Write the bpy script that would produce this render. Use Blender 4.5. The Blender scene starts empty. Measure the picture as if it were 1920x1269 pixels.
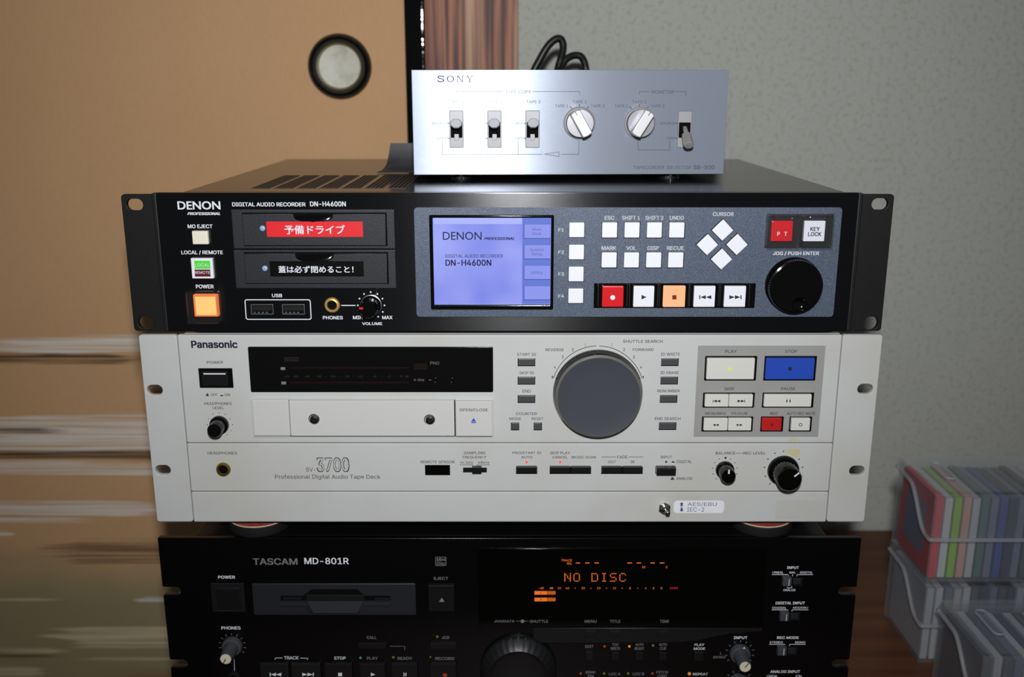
import bpy, bmesh, math, random
from mathutils import Vector, Matrix
from mathutils.geometry import delaunay_2d_cdt
random.seed(7)
S = bpy.context.scene
COL = S.collection

# ------------------------------------------------------------------ camera
F_PX, PITCH = 1803.9, math.radians(14.559)
CAM = Vector((0.0, -0.6046, 0.84))
cd = bpy.data.cameras.new('camera'); cam = bpy.data.objects.new('camera', cd); COL.objects.link(cam)
cam.location = CAM
cam.rotation_euler = (math.pi / 2 - PITCH, 0, 0)
cd.sensor_width = 23.6; cd.lens = 23.6 * F_PX / 1920; cd.clip_start = 0.01
cd.dof.use_dof = True; cd.dof.focus_distance = 0.625; cd.dof.aperture_fstop = 4.0
S.camera = cam

# ------------------------------------------------------------------ dim room light
W = bpy.data.worlds.new('room_ambience'); S.world = W; W.use_nodes = True
W.node_tree.nodes['Background'].inputs[0].default_value = (0.92, 0.97, 1.0, 1)
W.node_tree.nodes['Background'].inputs[1].default_value = 0.055

# ------------------------------------------------------------------ the camera's pop-up flash
ld = bpy.data.lights.new('camera_flash', 'SPOT')
ld.energy = 19.8; ld.color = (0.975, 0.98, 1.0); ld.shadow_soft_size = 0.018
ld.spot_size = math.radians(100); ld.spot_blend = 1.0
flash = bpy.data.objects.new('camera_flash', ld); COL.objects.link(flash)
flash.location = (0.006, -0.63, 0.948)
flash.rotation_euler = (math.radians(90 - 13), 0, 0)

S.view_settings.view_transform = 'Standard'
S.view_settings.look = 'None'
S.view_settings.exposure = 0.0
S.view_settings.gamma = 1.0
S.view_settings.use_curve_mapping = False
S.cycles.transparent_max_bounces = 40           # light passes several layers of clear plastic

# ------------------------------------------------------------------ helpers
def lin(r, g, b):
    f = lambda c: (c / 255 / 12.92) if c / 255 <= 0.04045 else ((c / 255 + 0.055) / 1.055) ** 2.4
    return (f(r), f(g), f(b), 1)

def mat(name, col, rough=0.5, metal=0.0, spec=0.5, aniso=0.0, bump=None, coat=0.0, emit=None, es=1.0, vary=None):
    m = bpy.data.materials.new(name); m.use_nodes = True
    nt = m.node_tree; p = nt.nodes['Principled BSDF']
    p.inputs['Base Color'].default_value = col
    p.inputs['Roughness'].default_value = rough
    p.inputs['Metallic'].default_value = metal
    p.inputs['Specular IOR Level'].default_value = spec
    p.inputs['Coat Weight'].default_value = coat
    if emit:
        p.inputs['Emission Color'].default_value = emit; p.inputs['Emission Strength'].default_value = es
    if aniso:
        p.inputs['Anisotropic'].default_value = aniso; p.inputs['Anisotropic Rotation'].default_value = 0.25
        t = nt.nodes.new('ShaderNodeTangent'); t.direction_type = 'RADIAL'; t.axis = 'Z'
        nt.links.new(t.outputs[0], p.inputs['Tangent'])
    tc = nt.nodes.new('ShaderNodeTexCoord')
    def noise(scale, stretch, detail=3):
        mp = nt.nodes.new('ShaderNodeMapping'); mp.inputs['Scale'].default_value = stretch
        n = nt.nodes.new('ShaderNodeTexNoise'); n.inputs['Scale'].default_value = scale; n.inputs['Detail'].default_value = detail
        nt.links.new(tc.outputs['Object'], mp.inputs[0]); nt.links.new(mp.outputs[0], n.inputs['Vector'])
        return n
    if bump:
        n = noise(bump[0], bump[2] if len(bump) > 2 else (1, 1, 1))
        b = nt.nodes.new('ShaderNodeBump'); b.inputs['Strength'].default_value = bump[1]; b.inputs['Distance'].default_value = 0.0004
        nt.links.new(n.outputs['Fac'], b.inputs['Height']); nt.links.new(b.outputs[0], p.inputs['Normal'])
    if vary:                                     # (scale, stretch, other colour, low, high)
        n = noise(vary[0], vary[1], 4)
        r = nt.nodes.new('ShaderNodeMapRange'); r.inputs[1].default_value = vary[3]; r.inputs[2].default_value = vary[4]
        x = nt.nodes.new('ShaderNodeMix'); x.data_type = 'RGBA'
        x.inputs[6].default_value = col; x.inputs[7].default_value = vary[2]
        nt.links.new(n.outputs['Fac'], r.inputs[0]); nt.links.new(r.outputs[0], x.inputs[0]); nt.links.new(x.outputs[2], p.inputs['Base Color'])
    return m

def clear_mat(name, tint, milk, rough, refl=1.0):
    m = bpy.data.materials.new(name); m.use_nodes = True; nt = m.node_tree; nt.nodes.clear()
    o = nt.nodes.new('ShaderNodeOutputMaterial'); tr = nt.nodes.new('ShaderNodeBsdfTransparent'); tr.inputs[0].default_value = tint
    d1 = nt.nodes.new('ShaderNodeBsdfDiffuse'); d1.inputs[0].default_value = (0.78, 0.80, 0.83, 1)
    d2 = nt.nodes.new('ShaderNodeBsdfTranslucent'); d2.inputs[0].default_value = (0.78, 0.80, 0.83, 1)
    df = nt.nodes.new('ShaderNodeMixShader'); nt.links.new(d1.outputs[0], df.inputs[1]); nt.links.new(d2.outputs[0], df.inputs[2])
    gl = nt.nodes.new('ShaderNodeBsdfGlossy'); gl.inputs['Roughness'].default_value = rough; gl.inputs[0].default_value = (refl, refl, refl, 1)
    lw = nt.nodes.new('ShaderNodeLayerWeight'); pw_ = nt.nodes.new('ShaderNodeMath'); pw_.operation = 'POWER'; pw_.inputs[1].default_value = 4.0
    fr = nt.nodes.new('ShaderNodeMath'); fr.operation = 'MULTIPLY_ADD'; fr.inputs[1].default_value = 0.45; fr.inputs[2].default_value = 0.03   # thin-sheet reflectance, same from both sides
    nt.links.new(lw.outputs['Facing'], pw_.inputs[0]); nt.links.new(pw_.outputs[0], fr.inputs[0])
    a = nt.nodes.new('ShaderNodeMixShader'); a.inputs[0].default_value = milk
    b = nt.nodes.new('ShaderNodeMixShader')
    nt.links.new(tr.outputs[0], a.inputs[1]); nt.links.new(df.outputs[0], a.inputs[2])
    nt.links.new(fr.outputs[0], b.inputs[0]); nt.links.new(a.outputs[0], b.inputs[1]); nt.links.new(gl.outputs[0], b.inputs[2])
    nt.links.new(b.outputs[0], o.inputs[0])
    return m

def link(name, me, m, parent=None, smooth=False):
    o = bpy.data.objects.new(name, me); COL.objects.link(o)
    if m and not me.materials: me.materials.append(m)
    if parent: o.parent = parent
    if smooth:
        me.polygons.foreach_set('use_smooth', [True] * len(me.polygons))
    return o

def from_bm(name, bm, m, parent=None, smooth=False):
    me = bpy.data.meshes.new(name); bm.normal_update(); bm.to_mesh(me); bm.free()
    return link(name, me, m, parent, smooth)

def tag(o, label=None, cat=None, group=None, kind=None):
    if label: o['label'] = label
    if cat: o['category'] = cat
    if group: o['group'] = group
    if kind: o['kind'] = kind
    return o

def sharp(o, ang=35):
    me = o.data; bm = bmesh.new(); bm.from_mesh(me)
    for e in bm.edges:
        e.smooth = not (len(e.link_faces) == 2 and e.calc_face_angle(0) > math.radians(ang))
    for f in bm.faces: f.smooth = True
    bm.to_mesh(me); bm.free(); return o

def box_bm(x0, x1, y0, y1, z0, z1, bev=0.0, seg=2):
    bm = bmesh.new(); bmesh.ops.create_cube(bm, size=1)
    for v in bm.verts:
        v.co = ((x0 + x1) / 2 + v.co.x * (x1 - x0), (y0 + y1) / 2 + v.co.y * (y1 - y0), (z0 + z1) / 2 + v.co.z * (z1 - z0))
    if bev: bmesh.ops.bevel(bm, geom=list(bm.edges), offset=bev, segments=seg, affect='EDGES', profile=0.6)
    return bm

def box(name, m, parent, x0, x1, y0, y1, z0, z1, bev=0.0, seg=2):
    return from_bm(name, box_bm(min(x0, x1), max(x0, x1), min(y0, y1), max(y0, y1), min(z0, z1), max(z0, z1), bev, seg), m, parent)

def rrect(x0, x1, z0, z1, r, n=5):
    pts = []
    for cx, cz, a in ((x1 - r, z0 + r, -90), (x1 - r, z1 - r, 0), (x0 + r, z1 - r, 90), (x0 + r, z0 + r, 180)):
        for k in range(n + 1):
            t = math.radians(a + 90 * k / n); pts.append((cx + r * math.cos(t), cz + r * math.sin(t)))
    return pts

def slot(cx, cz, w, h, n=8): return rrect(cx - w / 2, cx + w / 2, cz - h / 2, cz + h / 2, min(w, h) / 2 - 1e-5, n)

def circ(cx, cz, r, n=24, a0=0): return [(cx + r * math.cos(a0 + 2 * math.pi * k / n), cz + r * math.sin(a0 + 2 * math.pi * k / n)) for k in range(n)]

def rot_to_front(me):                          # curve plane (x, y) -> wall plane (x, z), facing -y
    me.transform(Matrix(((1, 0, 0, 0), (0, 0, -1, 0), (0, 1, 0, 0), (0, 0, 0, 1))))

def plate(name, m, parent, loops, y0, y1, bev=0.0, flat=False):
    """solid plate seen from the front: first loop outer, others holes; y0 front, y1 back"""
    cu = bpy.data.curves.new(name, 'CURVE'); cu.dimensions = '2D'; cu.fill_mode = 'BOTH'
    for lp in loops:
        sp = cu.splines.new('POLY'); sp.points.add(len(lp) - 1)
        for p, q in zip(sp.points, lp): p.co = (q[0], q[1], 0, 1)
        sp.use_cyclic_u = True
    if not flat:
        cu.extrude = max((y1 - y0) / 2 - bev, 1e-6); cu.bevel_depth = bev; cu.bevel_resolution = 1; cu.offset = -bev
    o = bpy.data.objects.new('tmp', cu)
    me = bpy.data.meshes.new_from_object(o); bpy.data.objects.remove(o); bpy.data.curves.remove(cu)
    rot_to_front(me)
    me.transform(Matrix.Translation((0, y0 if flat else (y0 + y1) / 2, 0)))
    if not flat:
        bm = bmesh.new(); bm.from_mesh(me); bmesh.ops.remove_doubles(bm, verts=bm.verts, dist=1e-6)
        bmesh.ops.recalc_face_normals(bm, faces=bm.faces); bm.to_mesh(me); bm.free()
    me.materials.clear(); me.name = name
    return link(name, me, m, parent)

def lathe(name, m, parent, cx, cz, prof, seg=40, flutes=0, depth=0.0, frange=None, tilt=None):
    """solid of revolution about the local y axis; prof = [(radius, y)...]"""
    bm = bmesh.new(); rings = []
    for r, y in prof:
        if r < 1e-6: rings.append([bm.verts.new((cx, y, cz))]); continue
        ring = []
        for k in range(seg):
            a = 2 * math.pi * k / seg; rr = r
            if flutes and (frange is None or frange[0] <= y <= frange[1]): rr = r * (1 - depth * (0.5 + 0.5 * math.cos(flutes * a)))
            ring.append(bm.verts.new((cx + rr * math.cos(a), y, cz + rr * math.sin(a))))
        rings.append(ring)
    for A, B in zip(rings, rings[1:]):
        for k in range(seg):
            k2 = (k + 1) % seg
            if len(A) == 1 and len(B) == 1: continue
            if len(A) == 1: bm.faces.new((A[0], B[k], B[k2]))
            elif len(B) == 1: bm.faces.new((A[k], B[0], A[k2]))
            else: bm.faces.new((A[k], B[k], B[k2], A[k2]))
    bmesh.ops.recalc_face_normals(bm, faces=bm.faces)
    if sum(f.normal.dot(f.calc_center_median() - Vector((cx, sum(y for _, y in prof) / len(prof), cz))) for f in bm.faces) < 0:
        bmesh.ops.reverse_faces(bm, faces=bm.faces)
    return sharp(from_bm(name, bm, m, parent), 40)

def polys(name, m, parent, shapes, y):
    """flat print: list of polygons [(x, z)...]"""
    bm = bmesh.new()
    for sh in shapes:
        a = sum(sh[i][0] * sh[(i + 1) % len(sh)][1] - sh[(i + 1) % len(sh)][0] * sh[i][1] for i in range(len(sh)))
        if a < 0: sh = sh[::-1]
        bm.faces.new([bm.verts.new((x, y, z)) for x, z in sh])
    return from_bm(name, bm, m, parent)

def strip(pts, w, closed=False):
    out = []; n = len(pts)
    for i in range(n if closed else n - 1):
        (x0, z0), (x1, z1) = pts[i], pts[(i + 1) % n]
        dx, dz = x1 - x0, z1 - z0; L = math.hypot(dx, dz) or 1; nx, nz = -dz / L * w / 2, dx / L * w / 2; ex, ez = dx / L * w / 2, dz / L * w / 2
        out.append([(x0 - nx - ex, z0 - nz - ez), (x1 - nx + ex, z1 - nz + ez), (x1 + nx + ex, z1 + nz + ez), (x0 + nx - ex, z0 + nz - ez)])
    return out

try: SANS = bpy.data.fonts.load(bpy.utils.system_resource('DATAFILES', path='fonts') + '/Inter.woff2')   # the typeface that ships inside Blender
except Exception: SANS = None
def outline_fill(cu):
    """fill lettering outline by outline, so that overlapping strokes never share a plane"""
    cu.fill_mode = 'NONE'
    o = bpy.data.objects.new('t', cu); me = bpy.data.meshes.new_from_object(o); bpy.data.objects.remove(o)
    nb = {}
    for e_ in me.edges:
        a, b = e_.vertices; nb.setdefault(a, []).append(b); nb.setdefault(b, []).append(a)
    co = [v.co.copy() for v in me.vertices]; bpy.data.meshes.remove(me)
    loops = []; seen = set()
    for s0 in range(len(co)):                    # vertices of one outline are numbered in order
        if s0 in seen or s0 not in nb: continue
        lp = [s0]; seen.add(s0); cur = s0; prev = None
        while True:
            nx = [q for q in nb[cur] if q not in seen]
            if not nx: break
            nx.sort(key=lambda q: (q != cur + 1, q)); cur = nx[0]; seen.add(cur); lp.append(cur)
        if len(lp) > 2: loops.append([co[q] for q in lp])
    # group outlines glyph by glyph, then keep the triangles that the outlines wind round
    box_ = [(min(q.x for q in p), max(q.x for q in p)) for p in loops]; groups = []
    for i in sorted(range(len(loops)), key=lambda i: box_[i][0]):
        if groups and box_[i][0] < groups[-1][1] - 1e-4: groups[-1][0].append(loops[i]); groups[-1][1] = max(groups[-1][1], box_[i][1])
        else: groups.append([[loops[i]], box_[i][1]])
    V, Fc = [], []
    for lps, _ in groups:
        pts, eds = [], []
        for p in lps:
            b0 = len(pts); pts += [Vector((q.x, q.y)) for q in p]; eds += [(b0 + i, b0 + (i + 1) % len(p)) for i in range(len(p))]
        seg = [(pts[i].x, pts[i].y, pts[j].x, pts[j].y) for i, j in eds if abs(pts[i].y - pts[j].y) > 1e-9]
        ov, _e, of = delaunay_2d_cdt(pts, eds, [], 0, 1e-6)[:3]
        base = len(V); V += [(q.x, q.y, 0.0) for q in ov]
        for t in of:
            cx = sum(ov[i].x for i in t) / 3; cy = sum(ov[i].y for i in t) / 3; w = 0
            for x0, y0, x1, y1 in seg:
                if (y0 > cy) != (y1 > cy) and cx < x0 + (cy - y0) / (y1 - y0) * (x1 - x0): w += 1 if y1 > y0 else -1
            if w: Fc.append(tuple(base + i for i in t))
    return V, Fc

def text_mesh(s, bold=0.0, shear=0.0, space=1.0, face=1):
    cu = bpy.data.curves.new('t', 'FONT'); cu.body = s; cu.size = 1; cu.shear = shear; cu.resolution_u = 3; cu.space_character = space
    if SANS and face: cu.font = SANS
    V, Fc = outline_fill(cu); bpy.data.curves.remove(cu)
    if bold > 0:                                 # heavier strokes: the glyphs struck again a little to each side
        v, f = [], []
        for i, (dx, dy) in enumerate(((-bold, -bold * .6), (bold, -bold * .6), (-bold, bold * .6), (bold, bold * .6))):
            b = len(v); v += [(x + dx, y + dy, z + i) for x, y, z in V]; f += [tuple(b + q for q in t) for t in Fc]
        V, Fc = v, f
    me = bpy.data.meshes.new('lettering'); me.from_pydata(V, [], Fc); me.update()
    return me

def tube(name, m, parent, pts, r, seg=10, res=6):
    P = [Vector(p) for p in pts]; path = []
    for i in range(len(P) - 1):
        p0, p1, p2, p3 = P[max(i - 1, 0)], P[i], P[i + 1], P[min(i + 2, len(P) - 1)]
        for k in range(res):
            t = k / res
            path.append(0.5 * ((2 * p1) + (p2 - p0) * t + (2 * p0 - 5 * p1 + 4 * p2 - p3) * t * t + (3 * p1 - p0 - 3 * p2 + p3) * t ** 3))
    path.append(P[-1]); bm = bmesh.new(); rings = []; up = Vector((0.13, 1, 0.21)).normalized()
    for i, p in enumerate(path):
        d = (path[min(i + 1, len(path) - 1)] - path[max(i - 1, 0)]).normalized()
        u = d.cross(up).normalized(); v = d.cross(u).normalized()
        rings.append([bm.verts.new(p + r * (math.cos(2 * math.pi * k / seg) * u + math.sin(2 * math.pi * k / seg) * v)) for k in range(seg)])
    for A, B in zip(rings, rings[1:]):
        for k in range(seg): bm.faces.new((A[k], A[(k + 1) % seg], B[(k + 1) % seg], B[k]))
    bm.faces.new(rings[0]); bm.faces.new(rings[-1][::-1]); bmesh.ops.recalc_face_normals(bm, faces=bm.faces)
    return from_bm(name, bm, m, parent, True)

# photograph measurements: crop windows (x0, y0, zoom) used while measuring, so points are read in crop pixels
CROPS = dict(full=(0, 0, 1.0), s=(740, 40, 1920 / 660), sl=(820, 180, 8.0), sk=(1040, 170, 6.4),
             dl=(200, 280, 3.2), dd=(440, 340, 4.7), dm=(760, 340, 4.0), dr=(1060, 340, 3.0),
             pl=(240, 610, 1692 / 520), pm=(740, 610, 1692 / 520), pr=(1180, 610, 1692 / 520), pd=(440, 620, 3.84),
             tl=(280, 960, 1920 / 580), tm=(780, 960, 1920 / 520), tr=(1200, 960, 1807 / 440), tj=(880, 1130, 1920 / 540), mb=(1560, 820, 2.825))

def ray(px, py):
    c, s = math.cos(PITCH), math.sin(PITCH); a, b = (px - 960) / F_PX, (634.5 - py) / F_PX
    return Vector((a, c + b * s, -s + b * c))

class Unit:
    """a piece of equipment: an Empty at its base; the front face is the local plane y = 0"""
    def __init__(self, name, label, cat, loc, yaw=0.0):
        self.e = bpy.data.objects.new(name, None); COL.objects.link(self.e); self.e.empty_display_size = 0.05
        self.e.location = loc; self.e.rotation_euler = (0, 0, yaw); tag(self.e, label, cat)
        self.M = Matrix.Translation(loc) @ Matrix.Rotation(yaw, 4, 'Z'); self.I = self.M.inverted()
    def P(self, crop, u, v, dy=0.0):
        x0, y0, k = CROPS[crop]; d = ray(x0 + u / k, y0 + v / k)
        o = self.I @ CAM; dl = self.I.to_3x3() @ d; t = (dy - o.y) / dl.y; p = o + dl * t
        return (p.x, p.z)
    def R(self, crop, u0, v0, u1, v1, dy=0.0):
        um, vm = (u0 + u1) / 2, (v0 + v1) / 2
        return (self.P(crop, u0, vm, dy)[0], self.P(crop, u1, vm, dy)[0], self.P(crop, um, v1, dy)[1], self.P(crop, um, v0, dy)[1])
    def d(self, crop, n):                       # length of n crop pixels on the face, near its middle
        return n / CROPS[crop][2] * 0.6046 / F_PX * 1.06
    def box(self, name, m, parent, crop, rect, y0, y1, bev=0.0003, seg=2):
        x0, x1, z0, z1 = self.R(crop, *rect, dy=y0); return box(name, m, parent, x0, x1, y0, y1, z0, z1, bev, seg)
    def text(self, s, crop, rect, m, parent, dy=-0.00012, bold=0.0, shear=0.0, name='lettering', space=1.0, face=1):
        x0, x1, z0, z1 = self.R(crop, *rect, dy=dy); me = text_mesh(s, bold, shear, space, face)
        xs = [v.co.x for v in me.vertices]; ys = [v.co.y for v in me.vertices]
        a, b, c, d = min(xs), max(xs), min(ys), max(ys)
        for v in me.vertices:
            v.co = (x0 + (v.co.x - a) / (b - a) * (x1 - x0), dy - v.co.z * 1.5e-5, z0 + (v.co.y - c) / (d - c) * (z1 - z0))
        me.name = name
        return link(name, me, m, parent)
    def lines(self, crop, paths, w, m, parent, dy=-0.00012, name='legend_line'):
        for p in paths: o = polys(name, m, parent, strip([self.P(crop, *q, dy=dy) for q in p], w), dy)
        return o
    def shapes(self, crop, lst, m, parent, dy=-0.00012, name='symbol'):
        return polys(name, m, parent, [[self.P(crop, *q, dy=dy) for q in sh] for sh in lst], dy)
    def dots(self, crop, pts, r, m, parent, dy=-0.00012, name='dial_marks'):
        return polys(name, m, parent, [circ(*self.P(crop, *q, dy=dy), r, 10) for q in pts], dy)

def tri(u0, v0, u1, v1, d):                      # triangle in a box pointing right (d=1), left (-1) or up (2)
    if d == 1: return [(u0, v0), (u0, v1), (u1, (v0 + v1) / 2)]
    if d == -1: return [(u1, v0), (u1, v1), (u0, (v0 + v1) / 2)]
    return [(u0, v1), (u1, v1), ((u0 + u1) / 2, v0)]
def rc(u0, v0, u1, v1): return [(u0, v0), (u1, v0), (u1, v1), (u0, v1)]
def skip_sym(u0, v0, u1, v1, d):                 # |<< or >>|
    w = u1 - u0; b = w * 0.09; h = (w - b) / 2
    if d < 0: return [rc(u0, v0, u0 + b, v1), tri(u0 + b, v0, u0 + b + h, v1, -1), tri(u0 + b + h, v0, u1, v1, -1)]
    return [tri(u0, v0, u0 + h, v1, 1), tri(u0 + h, v0, u0 + 2 * h, v1, 1), rc(u1 - b, v0, u1, v1)]
def wind_sym(u0, v0, u1, v1, d):
    m_ = (u0 + u1) / 2; return [tri(u0, v0, m_, v1, d), tri(m_, v0, u1, v1, d)]

# ------------------------------------------------------------------ room: sliding paper door, post, plaster wall, floor
WY = 0.31
def on_wall(px, py, Y=WY):
    r = ray(px, py); t = (Y - CAM.y) / r.y; return (CAM + r * t)

class Nodes:
    def __init__(self, m): self.nt = m.node_tree
    def new(self, t): return self.nt.nodes.new(t)
    def math(self, op, a, b=None, c=None, clamp=False):
        n = self.new('ShaderNodeMath'); n.operation = op; n.use_clamp = clamp
        for i, v in enumerate((a, b, c)):
            if v is None: continue
            if hasattr(v, 'links'): self.nt.links.new(v, n.inputs[i])
            else: n.inputs[i].default_value = v
        return n.outputs[0]
    def noise(self, vec, scale, stretch, detail=3, off=(0, 0, 0)):
        mp = self.new('ShaderNodeMapping'); mp.inputs['Scale'].default_value = stretch; mp.inputs['Location'].default_value = off
        n = self.new('ShaderNodeTexNoise'); n.inputs['Scale'].default_value = scale; n.inputs['Detail'].default_value = detail
        self.nt.links.new(vec, mp.inputs[0]); self.nt.links.new(mp.outputs[0], n.inputs['Vector']); return n.outputs['Fac']
    def mix(self, fac, a, b):
        x = self.new('ShaderNodeMix'); x.data_type = 'RGBA'
        for i, v in ((0, fac), (6, a), (7, b)):
            if hasattr(v, 'links'): self.nt.links.new(v, x.inputs[i])
            else: x.inputs[i].default_value = v
        return x.outputs[2]

def painted_paper():
    m = bpy.data.materials.new('painted_paper'); m.use_nodes = True; N = Nodes(m); nt = m.node_tree
    p = nt.nodes['Principled BSDF']; p.inputs['Roughness'].default_value = 0.75; p.inputs['Specular IOR Level'].default_value = 0.25
    tc = N.new('ShaderNodeTexCoord'); vec = tc.outputs['Object']
    sp = N.new('ShaderNodeSeparateXYZ'); nt.links.new(vec, sp.inputs[0]); X, Z = sp.outputs[0], sp.outputs[2]
    weave = N.noise(vec, 420, (1, 1, 0.35), 2)
    blot = N.noise(vec, 9, (1, 1, 1), 4)
    col = N.mix(N.math('MULTIPLY', blot, 0.55), lin(220, 178, 134), lin(206, 160, 114))
    col = N.mix(N.math('MULTIPLY', weave, 0.22), col, lin(170, 124, 82))
    # green mist low on the panel
    zt, zb = on_wall(150, 1020).z, on_wall(150, 1130).z
    mist = N.math('ADD', N.math('DIVIDE', N.math('SUBTRACT', zt, Z), zt - zb), N.math('MULTIPLY', N.math('SUBTRACT', N.noise(vec, 7, (1, 1, 2.5), 4, (3, 1, 5)), 0.5), 1.6), clamp=True)
    col = N.mix(N.math('MULTIPLY', mist, 0.85), col, lin(146, 144, 108))
    zr = on_wall(150, 1246).z
    red = N.math('MULTIPLY', N.math('DIVIDE', N.math('SUBTRACT', zr, Z), 0.02, clamp=True), N.math('DIVIDE', N.math('SUBTRACT', X, on_wall(170, 1250).x), 0.06, clamp=True))
    col = N.mix(red, col, lin(150, 112, 78))
    streakA = N.noise(vec, 1.0, (5, 1, 480), 4)
    streakB = N.noise(vec, 1.0, (6, 1, 640), 4, (5, 2, 9))
    wob = N.noise(vec, 1.0, (12, 1, 190), 3, (1, 4, 2))
    hair = N.math('ADD', 0.62, N.math('MULTIPLY', N.math('SUBTRACT', N.noise(vec, 1.0, (4, 1, 800), 2, (7, 7, 3)), 0.46), 5.0), clamp=True)
    WH, DK, GD = lin(240, 232, 220), lin(66, 46, 22), lin(222, 206, 168)
    strokes = [  # y0, y1, x0, x1, fade left, fade right (photo px), colour, strength
        (626, 662, 110, 400, 160, 200, WH, 1.0), (645, 658, 10, 300, 60, 100, WH, .9), (664, 682, -50, 190, 60, 90, DK, 1.0),
        (776, 846, 60, 500, 150, 200, WH, 1.05), (790, 812, -50, 80, 30, 60, WH, .9), (800, 812, -60, 70, 20, 60, DK, .95), (822, 846, -60, 500, 20, 90, WH, 1.0), (846, 862, -60, 280, 20, 120, DK, 1.1),
        (866, 890, -60, 500, 30, 100, WH, 1.05), (940, 968, -60, 230, 30, 80, WH, 1.0), (970, 981, -60, 120, 20, 80, WH, 1.0), (996, 1003, -60, 12, 20, 15, WH, 1.0),
        (1012, 1056, 150, 420, 90, 100, DK, .72), (1121, 1127, -60, 70, 20, 30, GD, .9), (1120, 1128, 275, 400, 30, 80, WH, .9),
        (1172, 1212, 165, 420, 60, 90, GD, 1.0), (1214, 1223, -60, 90, 20, 40, GD, .9), (1226, 1234, -60, 80, 20, 50, DK, .7), (1233, 1238, 190, 420, 40, 60, GD, .8), (1248, 1272, -60, 60, 20, 40, GD, .9)]
    for i, (y0, y1, x0, x1, fl, fr, c, st) in enumerate(strokes):
        z1, z0 = on_wall(150, y0).z, on_wall(150, y1).z; xa, xb = on_wall(x0, y0).x, on_wall(x1, y0).x; k = 0.000505
        zc, h = (z0 + z1) / 2, (z1 - z0) / 2
        dz = N.math('DIVIDE', N.math('ABSOLUTE', N.math('SUBTRACT', Z, zc)), h)
        fx = N.math('ADD', N.math('MAXIMUM', N.math('DIVIDE', N.math('SUBTRACT', xa, X), fl * k), 0.0), N.math('MAXIMUM', N.math('DIVIDE', N.math('SUBTRACT', X, xb), fr * k), 0.0))
        a = N.math('SUBTRACT', N.math('SUBTRACT', 1.08, N.math('POWER', dz, 2.2)), fx)
        n = N.math('ADD', N.math('MULTIPLY', N.math('SUBTRACT', streakA if i % 2 else streakB, 0.5), 8.0), N.math('MULTIPLY', N.math('SUBTRACT', wob, 0.5), 1.5))
        mk = N.math('MULTIPLY', N.math('ADD', N.math('MULTIPLY', a, 1.5), n), 1.5 * st, clamp=True)
        col = N.mix(N.math('MULTIPLY', N.math('MULTIPLY', mk, hair), 0.92 * min(st, 1)), col, c)
    nt.links.new(col, p.inputs['Base Color'])
    b = N.new('ShaderNodeBump'); b.inputs['Strength'].default_value = 0.15; b.inputs['Distance'].default_value = 0.0005
    nt.links.new(weave, b.inputs['Height']); nt.links.new(b.outputs[0], p.inputs['Normal'])
    return m

def wood(name, c0, c1, c2, scale, rough, bump=0.3, axis='z', spec=0.5):
    m = bpy.data.materials.new(name); m.use_nodes = True; N = Nodes(m); nt = m.node_tree; p = nt.nodes['Principled BSDF']
    p.inputs['Roughness'].default_value = rough; p.inputs['Specular IOR Level'].default_value = spec
    tc = N.new('ShaderNodeTexCoord'); vec = tc.outputs['Object']
    st = (scale, scale, scale * 0.03) if axis == 'z' else (scale * 0.05, scale, scale)
    g = N.noise(vec, 1.0, st, 5); g2 = N.noise(vec, 1.0, tuple(s * 0.3 for s in st), 3, (4, 2, 1))
    r = N.new('ShaderNodeValToRGB'); r.color_ramp.elements[0].color = c0; r.color_ramp.elements[1].color = c1
    r.color_ramp.elements[0].position = 0.40; r.color_ramp.elements[1].position = 0.60; nt.links.new(g, r.inputs[0])
    col = N.mix(N.math('MULTIPLY', N.math('SUBTRACT', g2, 0.57), 6.0, clamp=True), r.outputs[0], c2)
    nt.links.new(col, p.inputs['Base Color'])
    b = N.new('ShaderNodeBump'); b.inputs['Strength'].default_value = bump; b.inputs['Distance'].default_value = 0.0012
    nt.links.new(g, b.inputs['Height']); nt.links.new(b.outputs[0], p.inputs['Normal'])
    return m

M_paper = painted_paper()
M_lacquer = mat('black_lacquer', (0.003, 0.003, 0.0035, 1), 0.05, spec=0.5, bump=(70, 0.9))
M_post = wood('cedar_post', lin(80, 40, 26), lin(170, 108, 76), lin(222, 184, 148), 190, 0.55, 0.6)
M_plaster = mat('grey_plaster', lin(184, 186, 178), 0.9, spec=0.2, bump=(240, 0.2), vary=(220, (1, 1, 1), lin(168, 167, 155), 0.5, 0.75))
M_table = wood('dark_table_wood', lin(86, 50, 28), lin(104, 61, 36), lin(96, 56, 32), 60, 0.5, 0.15, 'x')
M_floor = mat('straw_matting', lin(150, 132, 84), 0.8, bump=(300, 0.5, (0.1, 1, 1)))
M_brass = mat('aged_brass', lin(98, 86, 44), 0.5, 0.2)
M_pewter = mat('mottled_metal_foil', lin(222, 220, 204), 0.55, 0.0, bump=(300, 0.6), vary=(55, (1, 1, 1), lin(184, 180, 156), 0.5, 0.72))

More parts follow.
